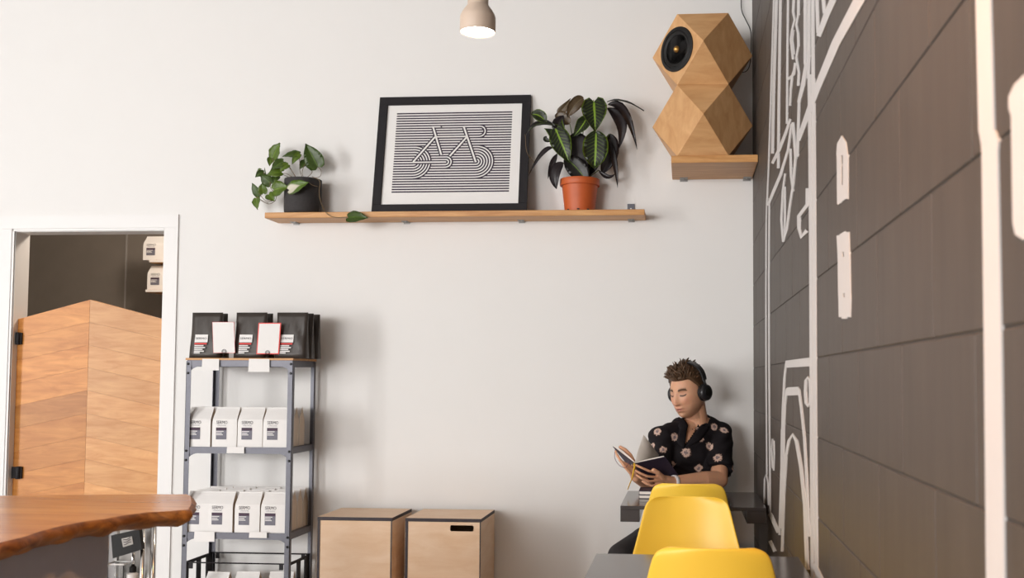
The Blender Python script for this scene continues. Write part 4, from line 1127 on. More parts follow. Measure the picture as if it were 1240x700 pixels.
# ---- storeroom: floating shelves with bags, light cabinet
shx0 = P(176.5, 352, 1.9).x
for (py_, px0, lab, cls) in ((317.5, 181, 'pale storeroom shelf holding the higher coffee bag', 'white coffee bag on the higher storeroom shelf'), (353.5, 176.5, 'pale storeroom shelf holding the lower coffee bag', 'white coffee bag on the lower storeroom shelf')):
    a = P(px0, py_ - 3, 1.9)
    s_ = thing('storeroom_shelf', lab, 'shelf', (0, 0, 0), 0, 'storeroom shelves')
    MB().cbox((a.x, 1.9, a.z - .02), (-1.9, 2.12, a.z), .002).build('board', 'oak', s_)
    MB().box((a.x, 1.897, a.z - .018), (-1.9, 1.8995, a.z - .001)).build('edge_strip', 'tag', s_)
    MB().box((a.x + .15, 2.12, a.z - .05), (a.x + .17, 2.40, a.z - .02)).build('bracket', 'steel', s_)
    bxx = P((176 if py_ < 330 else 182), 330, 1.96).x + BW * .62
    for k in range(2):
        dup(tw, (bxx + k * (BW * 1.25 + .01), 1.96, a.z + .0005), 0.0, cls + (' at the open end' if k == 0 else ' behind the door casing'), 'storeroom coffee bags')
for ob in list(C.objects):
    if ob.get('group') == 'storeroom coffee bags': ob.scale = (1.25, 1.1, .93)
cbx = thing('storeroom_cabinet', 'light grey cabinet standing in the storeroom behind the doorway', 'cabinet')
x0, x1 = P(60, 660, .75).x, P(215, 660, .75).x
MB().cbox((x0, .75, 0), (x1, 1.3, .86), .006).build('body', 'cab', cbx)
a = P(180, 658.5, .745)
MB().cbox((a.x - .035, .742, a.z - .035), (a.x + .04, .75, a.z + .035), .002).build('plate', 'tag', cbx); MB().box((a.x - .012, .7405, a.z - .014), (a.x + .008, .742, a.z + .014)).build('switch', 'ink2', cbx)

# ================================================================== TABLES AND CHAIRS
def table(yn, yfar, label):
    xR = -.022; xLft = xR - .565
    t = thing('cafe_table', label, 'table', ((xR + xLft) / 2, (yn + yfar) / 2, 0), 0, 'black cafe tables along the block wall')
    hx, hy = (xR - xLft) / 2, (yfar - yn) / 2
    MB().cbox((-hx, -hy, .736), (hx, hy, .75), .0012).build('table_top', 'laminate', t)
    for s in (-1, 1):
        MB().cbox((s * hx - (s * .075 if s > 0 else 0) - (0 if s > 0 else 0), -hy + .001, .688), (s * hx if s > 0 else -hx + .075, hy - .001, .7358), .001).build('end_rail', 'laminate', t)
    MB().box((-hx + .075, hy - .075, .70), (hx - .075, hy - .015, .7358)).build('cross_rail', 'black', t)
    MB().lathe([(.03, .02), (.03, .70)], 20, (0, hy - .045, 0)).build('column', 'black', t, auto=40)
    MB().lathe([(.15, 0), (.15, .008), (.05, .018), (.03, .022)], 32, (0, hy - .045, 0)).build('foot_plate', 'black', t, auto=40)
    return t
TY = -.50
table(TY - .545, TY, 'black glossy cafe table in front of the reader')
table(-2.605, -2.155, 'black glossy cafe table between the two nearest yellow chairs')

def make_chair(label):
    t = thing('yellow_chair', label, 'chair', (0, 0, 0), 0, 'yellow shell chairs')
    prof = [(.215, .425, .175), (.222, .435, .19), (.215, .447, .20), (.15, .452, .222), (.05, .445, .232), (-.05, .440, .235), (-.12, .446, .234), (-.165, .468, .230), (-.188, .505, .222), (-.198, .56, .208), (-.208, .62, .192), (-.218, .68, .176), (-.228, .74, .160), (-.236, .79, .148), (-.242, .82, .141), (-.246, .838, .134), (-.248, .848, .125), (-.2495, .855, .112), (-.25, .859, .095)]
    nx = 16; mb = MB(); rows = len(prof)
    nrm = []
    for i in range(rows):
        a = prof[max(i - 1, 0)]; b = prof[min(i + 1, rows - 1)]
        ty_, tz_ = b[0] - a[0], b[1] - a[1]; l = math.hypot(ty_, tz_); nrm.append((tz_ / l, -ty_ / l))
    # inside normal: forward for the back (+y), up for the seat
    for side in (0, 1):
        for i, (y, z, hw_) in enumerate(prof):
            ny, nz_ = nrm[i]
            k = min(1, max(0, (z - .45) / .1)) if y < 0 else 0
            for j in range(nx + 1):
                s = -1 + 2 * j / nx
                cup = (.050 * k * (.45 + .55 * min(1, (.9 - z) / .3)) + .022 * (1 - k)) * abs(s) ** 2.2
                px_ = s * hw_; py_ = y + ny * (cup - side * .006); pz_ = z + nz_ * (cup * (1 - k) - side * .006)
                mb.v.append((px_, py_, pz_))
    n1 = nx + 1; o = rows * n1
    for i in range(rows - 1):
        for j in range(nx):
            q = i * n1 + j; mb.f.append([q, q + n1, q + n1 + 1, q + 1]); mb.f.append([o + q, o + q + 1, o + q + n1 + 1, o + q + n1]); mb.mi += [0, 0]
        for j in (0, nx):
            q = i * n1 + j; f = [q, o + q, o + q + n1, q + n1]; mb.f.append(f if j == 0 else f[::-1]); mb.mi.append(0)
    for j in range(nx):
        mb.f.append([j, j + 1, o + j + 1, o + j]); q = (rows - 1) * n1 + j; mb.f.append([q, o + q, o + q + 1, q + 1]); mb.mi += [0, 0]
    sh_ = mb.build('shell', 'yellow', t, smooth=True)
    sd = sh_.modifiers.new('smooth', 'SUBSURF'); sd.levels = 1; sd.render_levels = 1
    for sx_ in (-1, 1):
        for sy_ in (-1, 1):
            MB().tube([(sx_ * .10, sy_ * .10, .432), (sx_ * .215, sy_ * .205, .0)], [.014, .010], 10).build('leg', 'oak', t, smooth=True)
    MB().tube([(-.12, -.12, .36), (.12, .12, .36)], .004, 6).tube([(-.12, .12, .36), (.12, -.12, .36)], .004, 6).tube([(-.1, -.1, .428), (.1, -.1, .428), (.1, .1, .428), (-.1, .1, .428), (-.1, -.1, .428)], .006, 6).build('wire_brace', 'black', t)
    return t
def chair_at(px, py, ytop):       # where the middle of the top edge is
    p = P(px, py, ytop); return p
ch1 = make_chair('yellow shell chair with its back to the reader, facing the nearer table')
c1 = P(832, 599, -1.66); ch1.location = (c1.x, c1.y - .25, 0); ch1.rotation_euler = (0, 0, PI)
c3 = P(833.5, 585, -1.25); dup(ch1, (c3.x, c3.y + .25, 0), 0, 'yellow shell chair pushed up to the reader\'s table')
c2 = P(862, 661, -2.71); dup(ch1, (c2.x, c2.y + .25, 0), 0, 'yellow shell chair at the end of the nearer table, back turned to the room')

# ---- small books lying on the reader's table
by = -.80
for i, (ya, yb, lb_) in enumerate(((603.8, 609.2, 'lower of two dark books stacked on the reader\'s table'), (598.6, 603.4, 'upper of two dark books stacked on the reader\'s table'))):
    x0 = P(773.5, 604, by).x; bw_, bd_, bh_ = .11, .15, .0155
    t = thing('stacked_book', lb_, 'book', (x0, by, .7505 + i * .016), 0, 'books on the table')
    MB().box((0, 0, 0), (bw_, bd_, .002)).box((0, 0, bh_ - .002), (bw_, bd_, bh_)).box((bw_ - .002, 0, .002), (bw_, bd_, bh_ - .002)).build('cover', 'navy', t)
    MB().box((.003, .002, .0021), (bw_ - .0022, bd_ - .003, bh_ - .0021)).build('page_block', 'page', t)

# ================================================================== THE READER
def remesh(mb, voxel, smooth_it=2, name='tmp', disp=None):
    me = mb.mesh(name, 'black'); o = bpy.data.objects.new(name, me); C.objects.link(o)
    r = o.modifiers.new('r', 'REMESH'); r.mode = 'VOXEL'; r.voxel_size = voxel; r.use_smooth_shade = True
    sm = o.modifiers.new('s', 'SMOOTH'); sm.factor = .5; sm.iterations = smooth_it
    apply_mods(o); me2 = o.data; bpy.data.objects.remove(o); return me2
HC = P(833, 475, -.275)
TH, PH_ = math.radians(37), math.radians(13)
hf = Vector((-math.sin(TH) * math.cos(PH_), -math.cos(TH) * math.cos(PH_), -math.sin(PH_)))
hx = Vector((math.cos(TH), -math.sin(TH), 0)); hz = hf.cross(hx)
RL = .06                                            # slight sideways tilt
hx, hz = hx * math.cos(RL) + hz * math.sin(RL), hz * math.cos(RL) - hx * math.sin(RL)
def HL(x, y, z): return HC + hx * x + hf * y + hz * z
def head_pt(a, b, c_):
    """a,b,c: unit direction (left, forward, up) -> local head point"""
    low = max(0.0, -c_)
    wx = .0745 * (1 - .18 * low ** 1.3 * (1 if b > -.3 else .5)); wy = .096; wz = .113 if c_ > 0 else .118
    if c_ < -.05 and low < .995:
        k_ = (1 - low ** 2.8) ** .4545 / math.sqrt(1 - low * low); k_ = 1 + (k_ - 1) * min(1, max(0, b + .4))
        a *= k_; b *= 1 + (k_ - 1) * .8
    x, y, z = a * wx, b * wy, c_ * wz
    if b < 0 and c_ < 0: y *= (1 - .35 * low)
    if b > 0:
        y *= 1 - .05 * (1 - abs(c_))
        y -= .004 * max(0, c_)
        y += .010 * low * b
    if c_ < -.5 and b > .2: z += 0
    if b > 0.05:
        g = lambda q, s_: math.exp(-(q / s_) ** 2)
        ax_ = abs(x)
        zr = z
        # nose
        if -.046 < zr < .03:
            t = (.03 - zr) / (.03 + .033)
            h = (.003 + .021 * t ** 1.4) if t <= 1 else .024 * max(0, 1 - (t - 1) / .20)
            wN = .008 + .007 * min(1, t) ** 2
            y += h * g(x, wN)
        y += .006 * g(ax_ - .011, .006) * g(zr + .033, .006)          # nostril wings
        y -= .0095 * g(ax_ - .031, .015) * g(zr - .010, .012)         # sockets
        y += .0065 * g(ax_ - .031, .012) * g(zr - .006, .0075)        # lids
        y += .0045 * g(zr - .027, .007) * g(ax_ - .028, .022)         # brow ridge
        y += .004 * g(ax_ - .043, .014) * g(zr + .020, .016)          # cheekbone
        y -= .004 * g(ax_ - .036, .014) * g(zr + .052, .016)          # hollow
        y += .0060 * g(x, .020) * g(zr + .0555, .0055) + .0066 * g(x, .017) * g(zr + .0675, .006)
        y -= .0045 * g(x, .022) * g(zr + .0615, .0022)
        y -= .004 * g(x, .018) * g(zr + .080, .006)
        y += .013 * g(x, .024) * g(zr + .100, .015)                   # chin
    return x, y, z
body = MB()
nu, nv_ = 168, 120
o = len(body.v)
for i in range(nv_ + 1):
    th = PI * i / nv_
    for j in range(nu):
        ph_ = 2 * PI * j / nu
        rr = max(math.sin(th), 1e-3)
        body.v.append(tuple(HL(*head_pt(rr * math.sin(ph_), rr * math.cos(ph_), -math.cos(th)))))
for i in range(nv_):
    for j in range(nu):
        jj = (j + 1) % nu; body.f.append([o + i * nu + jj, o + i * nu + j, o + (i + 1) * nu + j, o + (i + 1) * nu + jj]); body.mi.append(0)
body.f.append([o + j for j in range(nu)]); body.f.append([o + nv_ * nu + j for j in range(nu)][::-1]); body.mi += [0, 0]
# joints
NB = P(845, 510, -.225)
LS, RS = P(871, 526, -.185), P(801, 531, -.335)
LE, LW = P(871, 581, -.40), P(815, 583.5, -.565)
RE, RW = P(797, 590, -.43), P(770, 577, -.615)
PV = Vector((-.305, -.215, .555))
ta = (LS - RS); ta.z = 0; ta.normalize(); tf = Vector((ta.y, -ta.x, 0))
if tf.y > 0: tf = -tf
SC = (LS + RS) / 2
trot = Matrix((ta, tf, Vector((0, 0, 1)))).transposed()
def TL(x, y, z): return SC + ta * x + tf * y + Vector((0, 0, z))
lean = (PV - SC)
def torso(mb, g):
    mb.ball(TL(0, .0, -.115), (.150 + g, .098 + g, .155 + g), trot, 28, 18)
    mb.ball(SC.lerp(PV, .62), (.140 + g, .098 + g, .17 + g), trot, 28, 18)
    mb.ball(PV, (.155 + g, .115 + g, .105 + g * .3), trot, 28, 18)
    mb.capsule(RS + Vector((0, 0, -.012)), LS + Vector((0, 0, -.012)), .052 + g, .052 + g)
    for s_ in (LS, RS): mb.capsule(NB + Vector((0, 0, -.006)), s_ + Vector((0, 0, .004)), .043 + g * .8, .044 + g * .8)
torso(body, 0.0)
body.capsule(NB + Vector((0, 0, -.04)), HL(0, -.028, -.06), .054, .053, 24)
body.capsule(NB + Vector((0, -.01, 0)), HL(0, .01, -.075), .045, .040, 20)
# arms
body.capsule(LS, LE, .049, .038, 18); body.capsule(LE, LE.lerp(LW, .35), .039, .041, 18); body.capsule(LE.lerp(LW, .3), LW, .041, .0245, 18)
body.capsule(RS, RE, .049, .038, 18); body.capsule(RE, RE.lerp(RW, .35), .038, .040, 18); body.capsule(RE.lerp(RW, .3), RW, .040, .0245, 18)
def hand(wrist, palm_pts, fingers, thumb, rf=.0058):
    body.capsule(wrist, palm_pts[0], .023, .020, 14)
    for a, b in zip(palm_pts, palm_pts[1:]): body.capsule(a, b, .017, .014, 12)
    for f in fingers:
        rr = [rf * 1.12, rf * 1.02, rf * .95, rf * .85]
        body.capsule(palm_pts[0].lerp(f[0], .35), f[0], .012, rr[0], 10)
        for k in range(len(f) - 1): body.capsule(f[k], f[k + 1], rr[k], rr[k + 1], 10)
    rr = [.0125, .0105, .009, .0078]
    body.capsule(palm_pts[0], thumb[0], .017, rr[0], 10)
    for k in range(len(thumb) - 1): body.capsule(thumb[k], thumb[k + 1], rr[k], rr[k + 1], 10)
Q = lambda L_: [P(*q) for q in L_]
hand(LW, Q([(805, 581, -.60), (797, 577, -.63)]),
     [Q([(796, 573, -.640), (786, 570.5, -.672), (777, 566.5, -.688), (770.5, 563.5, -.69)]), Q([(794.5, 578, -.645), (784, 577, -.678), (775, 573, -.692), (769, 569.5, -.694)]),
      Q([(795, 582.5, -.645), (785.5, 583, -.675), (777, 579.5, -.69), (771, 575.5, -.69)]), Q([(797, 586.5, -.64), (790, 588.5, -.662), (783.5, 586.5, -.672), (778, 583, -.676)])],
     Q([(801.5, 577.5, -.628), (796.5, 572.5, -.652), (791.5, 569.3, -.664)]))
hand(RW, Q([(767, 572, -.635), (763, 567.5, -.645)]),
     [Q([(761, 563.5, -.652), (753, 559, -.665), (747.5, 552.5, -.658), (745.5, 546.5, -.645)]), Q([(762.5, 567.5, -.655), (755.5, 563.5, -.67), (750.5, 557.5, -.668), (748.5, 552, -.655)]),
      Q([(764.5, 571.5, -.65), (758.5, 568, -.668), (754.5, 563, -.67), (753, 558.5, -.662)]), Q([(767, 575.5, -.645), (762.5, 572.5, -.66), (759.5, 569, -.665), (758, 565, -.66)])],
     Q([(768, 562, -.59), (763, 551.5, -.595), (757, 545, -.597), (751, 541.5, -.597)]))
# hips and legs under the trousers
HR, HLg = PV - ta * .085 + Vector((0, 0, -.02)), PV + ta * .085 + Vector((0, 0, -.02))
KR = P(752, 674, -.56); KL = Vector((-.43, -.60, .545))
AR = Vector((-.665, -.53, .09)); AL = Vector((-.44, -.56, .09))
def legs(mb, g):
    for h, k, a in ((HR, KR, AR), (HLg, KL, AL)):
        mb.capsule(h, h.lerp(k, .55), .074 + g, .076 + g, 18); mb.capsule(h.lerp(k, .5), k, .076 + g, .052 + g, 18); mb.capsule(k, k.lerp(a, .35), .049 + g, .047 + g, 18); mb.capsule(k.lerp(a, .3), a, .047 + g, .032 + g * 1.6, 18)
legs(body, 0)
for a in (AR, AL): body.capsule(a, a + Vector((-.03, -.09, -.045)), .032, .030, 12)
bme = remesh(body, .0027, 2, 'body')
# skin pigment per vertex
nvt = len(bme.vertices); co = np.empty(nvt * 3); bme.vertices.foreach_get('co', co); co = co.reshape(-1, 3)
rel = co - np.array(HC); lx_ = rel @ np.array(hx); ly_ = rel @ np.array(hf); lz_ = rel @ np.array(hz)
skin = np.array(srgb(222, 168, 134)); col = np.tile(skin, (nvt, 1))
def mixc(mask, c_):
    global col
    mask = np.clip(mask, 0, 1)[:, None]; col = col * (1 - mask) + np.array(c_) * mask
inh = (np.abs(lx_) < .09) & (np.abs(lz_) < .125) & (ly_ > -.02)
gs = lambda q, s_: np.exp(-(q / s_) ** 2)
front = inh & (ly_ > .02)
mixc(front * .35 * gs(np.abs(lx_) - .04, .018) * gs(lz_ + .025, .02), srgb(206, 120, 100))
mixc(front * .30 * gs(lx_, .014) * gs(lz_ + .03, .014), srgb(200, 118, 96))
mixc(inh * .38 * np.clip((-lz_ - .045) / .03, 0, 1) * (ly_ > .0), srgb(150, 108, 84))           # stubble
mixc(front * .85 * gs(lx_, .019) * gs(lz_ + .0612, .009), srgb(184, 104, 92))                    # lips
mixc(front * .8 * gs(lx_, .022) * gs(lz_ + .0612, .0028), srgb(88, 40, 36))
ex = np.abs(lx_) - .031
mixc(front * .95 * (np.abs(ex) < .0165) * gs(lz_ - (.0255 + .004 * np.cos(ex / .0165 * 1.4)), .0056), srgb(44, 26, 15))   # brows
mixc(front * .95 * (np.abs(ex) < .0135) * gs(lz_ - (.0008 + 18 * ex ** 2), .0036), srgb(24, 14, 12))                      # lowered lashes
mixc(front * .45 * gs(ex, .016) * gs(lz_ - .012, .006), srgb(150, 88, 70))
at = bme.attributes.new('pigment', 'FLOAT_COLOR', 'POINT')
at.data.foreach_set('color', np.concatenate([col, np.ones((nvt, 1))], 1).astype(np.float32).ravel())
mt, nt, b_ = nm('skin'); N_, L_n = nt.nodes, nt.links
an = N_.new('ShaderNodeAttribute'); an.attribute_name = 'pigment'
nz = N_.new('ShaderNodeTexNoise'); nz.inputs['Scale'].default_value = 90
mx = N_.new('ShaderNodeMix'); mx.data_type = 'RGBA'; mx.blend_type = 'MULTIPLY'; mx.inputs[0].default_value = .18
L_n.new(an.outputs['Color'], mx.inputs[6]); L_n.new(nz.outputs['Color'], mx.inputs[7]); L_n.new(mx.outputs[2], b_.inputs['Base Color'])
b_.inputs['Roughness'].default_value = .5; b_.inputs['Subsurface Weight'].default_value = .08; b_.inputs['Subsurface Radius'].default_value = (.01, .004, .002); b_.inputs['Subsurface Scale'].default_value = .5
M['skin'] = mt
BASE = Vector((PV.x, PV.y, .4505))
man = thing('person', 'seated person in a dark floral shirt reading an open book', 'person', BASE)
def place(me, name, mat, parent=man):
    me.materials.clear(); me.materials.append(M[mat]); me.name = name
    me.transform(Matrix.Translation(-BASE)); return link(name, me, parent)
ftree = BVHTree.FromPolygons([v.co[:] for v in bme.vertices], [p.vertices[:] for p in bme.polygons])
def face_line(name, pts, rad, mat, parent):
    out = []
    for x, z in pts:
        h = ftree.ray_cast(HL(x, .25, z), -hf)
        if h[0] is not None: out.append(h[0] + hf * .0003 - BASE)
    return MB().tube(out, rad, 6).build(name, mat, parent, smooth=True)
place(bme, 'body', 'skin')
M['lash'] = plain('dark lash', (.022, .012, .008), .7)
for s_ in (-1, 1):
    face_line('eyebrow', [(s_ * x, z) for x, z in ((.014, .0255), (.021, .028), (.029, .0300), (.037, .0298), (.044, .0265), (.049, .022))], [.0016, .0027, .0029, .0026, .0020, .0010], 'hair', man)
    face_line('eyelashes', [(s_ * x, z) for x, z in ((.019, .0035), (.024, .0010), (.030, .0002), (.036, .0012), (.042, .0042), (.046, .0065))], [.0008, .0014, .0016, .0016, .0014, .0008], 'lash', man)
# shirt
sh_ = MB(); torso(sh_, .011)
for s_, e_ in ((LS, LE), (RS, RE)):
    end = s_.lerp(e_, .80); d = (e_ - s_).normalized()
    sh_.capsule(s_, s_.lerp(e_, .3), .062, .062, 20)
    sh_.lathe([(.0001, 0), (.060, 0), (.062, .05), (.064, (end - s_).length), (.060, (end - s_).length + .003), (.0001, (end - s_).length + .003)], 22, s_, d)
sme = remesh(sh_, .0058, 3, 'shirt')
tree0 = BVHTree.FromPolygons([v.co[:] for v in sme.vertices], [p.vertices[:] for p in sme.polygons])
bmx = bmesh.new(); bmx.from_mesh(sme)
VB = P(824, 541, -.36)                              # bottom of the open neck
vb = VB - SC; vbz = vb.z
dele = []
for f in bmx.faces:
    c_ = f.calc_center_median(); q = c_ - SC; a = q.dot(ta) - vb.dot(ta) * (1 - min(1, max(0, (q.z - vbz) / .12))); b = q.dot(tf); z = q.z
    nb_ = c_ - NB; rad = math.hypot(nb_.x, nb_.y)
    if b > 0.01 and z > vbz and abs(a) < .003 + .034 * (z - vbz) / .10: dele.append(f)
    elif rad < .058 and nb_.z > -.01: dele.append(f)
    elif c_.z < .53: dele.append(f)
bmesh.ops.delete(bmx, geom=dele, context='FACES')
for v in bmx.verts:                                 # cloth creases
    c_ = v.co; n_ = v.normal
    v.co += n_ * (.0022 * math.sin(c_.x * 70 + c_.z * 55 + 8 * math.sin(c_.z * 23)) + .0018 * math.sin(c_.z * 120 - c_.y * 60))
bmx.to_mesh(sme); bmx.free()
tree = BVHTree.FromPolygons([v.co[:] for v in sme.vertices], [p.vertices[:] for p in sme.polygons])
fpx = [(796, 522.5, .95), (812, 511, .75), (817, 529.5, 1.0), (828, 528, .6), (803, 544.5, .85), (831, 548, 1.15), (845.5, 520, .7), (848, 531, .9), (859, 540.5, .95), (865, 517, .95), (877, 521, 1.0), (869, 554, 1.1), (846, 567, .95), (816, 563, .9), (790, 540, .7), (858, 585, .9), (834, 585, 1.0)]
cens = []
for px, py, r_ in fpx:
    d = ray(px, py).normalized(); h = tree.ray_cast(CAM, d)
    if h[0] is not None: cens.append((h[0], .0215 * r_))
for k in range(90):
    v = sme.vertices[R.randrange(len(sme.vertices))].co
    if all((v - c_[0]).length > .062 for c_ in cens): cens.append((v.copy(), R.uniform(.014, .02)))
sv = np.array([v.co[:] for v in sme.vertices]); best = np.full(len(sv), 9.0)
for c_, r_ in cens: best = np.minimum(best, np.linalg.norm(sv - np.array(c_), axis=1) / r_)
at = sme.attributes.new('flower', 'FLOAT', 'POINT'); at.data.foreach_set('value', best.astype(np.float32))
mt, nt, b_ = nm('floral shirt cloth'); N_, L_n = nt.nodes, nt.links
an = N_.new('ShaderNodeAttribute'); an.attribute_name = 'flower'
tc = N_.new('ShaderNodeTexCoord'); nz = N_.new('ShaderNodeTexNoise'); nz.inputs['Scale'].default_value = 130; nz.inputs['Detail'].default_value = 2
L_n.new(tc.outputs['Object'], nz.inputs['Vector'])
ad = N_.new('ShaderNodeMath'); ad.operation = 'MULTIPLY_ADD'; L_n.new(nz.outputs[0], ad.inputs[0]); ad.inputs[1].default_value = 1.1; 
sb2 = N_.new('ShaderNodeMath'); sb2.operation = 'SUBTRACT'; L_n.new(an.outputs['Fac'], sb2.inputs[0]); sb2.inputs[1].default_value = .55; L_n.new(sb2.outputs[0], ad.inputs[2])
rp = N_.new('ShaderNodeValToRGB'); rp.color_ramp.interpolation = 'LINEAR'
blk = (.010, .008, .010)
els = [(0, (.12, .10, .13)), (.16, (.30, .22, .22)), (.30, (.16, .12, .14)), (.42, (.62, .46, .38)), (.78, (.60, .42, .34)), (.90, (.10, .06, .05)), (1.0, blk)]
rp.color_ramp.elements[0].position = 0; rp.color_ramp.elements[0].color = c4(els[0][1]); rp.color_ramp.elements[1].position = 1; rp.color_ramp.elements[1].color = c4(blk)
for p_, c_ in els[1:-1]: e_ = rp.color_ramp.elements.new(p_); e_.color = c4(c_)
L_n.new(ad.outputs[0], rp.inputs[0]); L_n.new(rp.outputs[0], b_.inputs['Base Color']); b_.inputs['Roughness'].default_value = .75
b_.inputs['Specular IOR Level'].default_value = .2
M['shirt'] = mt
def collar():
    out = []
    for s_ in (-1, 1):
        mb = MB(); n = 12; rows = 5
        for i in range(n + 1):
            t = i / n
            # inner edge: V bottom up to the neck side and round to the nape
            z = vbz + .10 * min(1, t / .62); k = min(1, t / .62)
            ac = vb.dot(ta) * (1 - k) + s_ * (.001 + .034 * k)
            fwd_ = .105 * (1 - k) + .035 * k
            if t > .62:
                q = (t - .62) / .38; ac = s_ * (.035 + .02 * math.sin(q * PI)) * math.cos(q * PI / 2); fwd_ = .035 - .095 * math.sin(q * PI / 2); z = vbz + .10 + .018 * q
            wd_ = .046 * math.sin(min(1, t / .30) * PI / 2) if t < .62 else .036
            for j in range(rows):
                u_ = j / (rows - 1)
                p = TL(ac + s_ * wd_ * u_ * (1 if t < .7 else .75), fwd_ - (0 if t < .62 else .02 * u_), z - wd_ * u_ * .35)
                h = tree0.find_nearest(p)
                n_ = h[1]
                if n_.dot(p - TL(0, 0, -.1)) < 0: n_ = -n_
                mb.v.append(tuple(h[0] + n_ * (.0035 + .003 * math.sin(u_ * PI)) - BASE))
        for i in range(n):
            for j in range(rows - 1):
                q = i * rows + j; mb.f.append([q, q + 1, q + rows + 1, q + rows]); mb.mi.append(0)
        me = mb.mesh('collar', M['collar'], True); out.append(me)
    return out
M['collar'] = plain('black collar cloth', blk, .75, var=.3, scale=60, spec=.2)
cols = collar()
shirt = place(sme, 'shirt', 'shirt')
mb = MB(); nc = 22
nk = (HL(0, -.028, -.06) - (NB + Vector((0, 0, -.04)))).normalized()
bkd = (-tf - nk * (-tf).dot(nk)).normalized(); sdd = nk.cross(bkd)
for k in range(nc + 1):
    a = math.radians(-128 + 256 * k / nc); edge = abs(-1 + 2 * k / nc)
    for (rr, hh) in ((.074, -.030), (.064, -.004), (.0605, .022 - .020 * edge ** 3), (.064, .024 - .020 * edge ** 3), (.070, .010), (.080, -.018)):
        mb.v.append(tuple(NB + (bkd * math.cos(a) + sdd * math.sin(a)) * rr + nk * (hh - .010 * edge ** 2) - BASE))
for k in range(nc):
    for j in range(5): q = k * 6 + j; mb.f.append([q, q + 6, q + 7, q + 1]); mb.mi.append(0)
o = mb.build('collar_stand', 'collar', shirt, smooth=True); sd = o.modifiers.new('thick', 'SOLIDIFY'); sd.thickness = .0015
for me in cols:
    o = link('collar', me, shirt); sd = o.modifiers.new('thick', 'SOLIDIFY'); sd.thickness = .002
# trousers
tr_ = MB(); legs(tr_, .009); tr_.ball(PV + Vector((0, 0, -.006)), (.166, .126, .097), trot, 24, 14)
place(remesh(tr_, .008, 3, 'trousers'), 'trousers', 'trouser')
for a in (AR, AL):
    s_ = MB().capsule(a + Vector((.008, .02, -.05)), a + Vector((-.045, -.13, -.058)), .040, .030, 14).capsule(a + Vector((0, 0, .02)), a + Vector((0, 0, -.04)), .043, .044, 14)
    sm_ = remesh(s_, .006, 3, 'shoe')
    for v in sm_.vertices: v.co.z = max(v.co.z, .0015)
    place(sm_, 'shoe', 'shoe')
# wristband
wbd = (LW - LE).normalized(); wc = LE.lerp(LW, .965)
MB().lathe([(.0275, -.008), (.0295, -.007), (.0295, .007), (.0275, .008)], 24, wc - BASE, wbd).build('wristband', 'band', man, smooth=True)
# hair
hr = MB()
def scalp(a, b, c_, off): 
    p = Vector(head_pt(a, b, c_)); n_ = Vector((a / .0745, b / .096, c_ / .113)).normalized(); return p + n_ * off, n_
def hairline(a, b):     # lowest c (unit z) of the hair for a heading
    if b > .55: return .60
    if b > .1: return .60 - (.55 - b) / .45 * .38
    if b > -.3: return .05
    return -.35
cnt_ = 0
capn, capm = 60, 26
o = len(hr.v)
for i in range(capm + 1):
    for j in range(capn):
        ph_ = 2 * PI * j / capn; b0, a0 = math.cos(ph_), math.sin(ph_)
        lo = hairline(a0, b0)
        th0 = math.acos(max(-1, min(1, lo))); th = th0 * i / capm
        a, b, c_ = math.sin(th) * a0, math.sin(th) * b0, math.cos(th)
        thick = .006 + .016 * max(0, c_) * (1 if b > -.3 else .7)
        if i == capm: thick = -.001
        p, n_ = scalp(a, b, c_, thick + .0016 * math.sin(j * 2.1 + i * 1.3)); hr.v.append(tuple(HL(*p) - BASE))
for i in range(capm):
    for j in range(capn):
        jj = (j + 1) % capn; hr.f.append([o + i * capn + j, o + i * capn + jj, o + (i + 1) * capn + jj, o + (i + 1) * capn + j]); hr.mi.append(0)
RH = random.Random(3)
for k in range(900):
    c_ = RH.uniform(-.3, 1); ph_ = RH.uniform(-PI, PI); rr = math.sqrt(max(0, 1 - c_ * c_)); a, b = rr * math.sin(ph_), rr * math.cos(ph_)
    hb0 = rr and hairline(math.sin(ph_), math.cos(ph_))
    if c_ < hb0: continue
    topness = max(0, (c_ - .35) / .65); frontness = max(0, b)
    Ln = .016 + .025 * topness + .014 * frontness * (c_ > .5)
    p, n_ = scalp(a, b, c_, .003 + .014 * topness)
    swirl = 1 if math.sin(a * 9 + b * 7) > 0 else -1
    comb = Vector((-.45 + .25 * swirl, -.75 + 1.0 * frontness, .25 + .35 * frontness)) if topness > 0 else Vector((0, -.6, -1))
    dv = (n_ * (.22 + .25 * frontness) + comb * .8 + Vector((RH.uniform(-.3, .3), RH.uniform(-.3, .3), 0))).normalized()
    pts = []; q = p.copy()
    curl = Vector((RH.uniform(-.6, .3), RH.uniform(-.5, .3), RH.uniform(-.7, -.1)))
    for s_ in range(5): pts.append(HL(*q) - BASE); q = q + dv * (Ln / 4); dv = (dv + curl * .34).normalized()
    r_ = RH.uniform(.0030, .0058)
    hr.tube(pts, [r_ * .8, r_ * 1.05, r_, r_ * .8, r_ * .35], 6, cap=True)
hr.build('hair', 'hair', man, smooth=True)
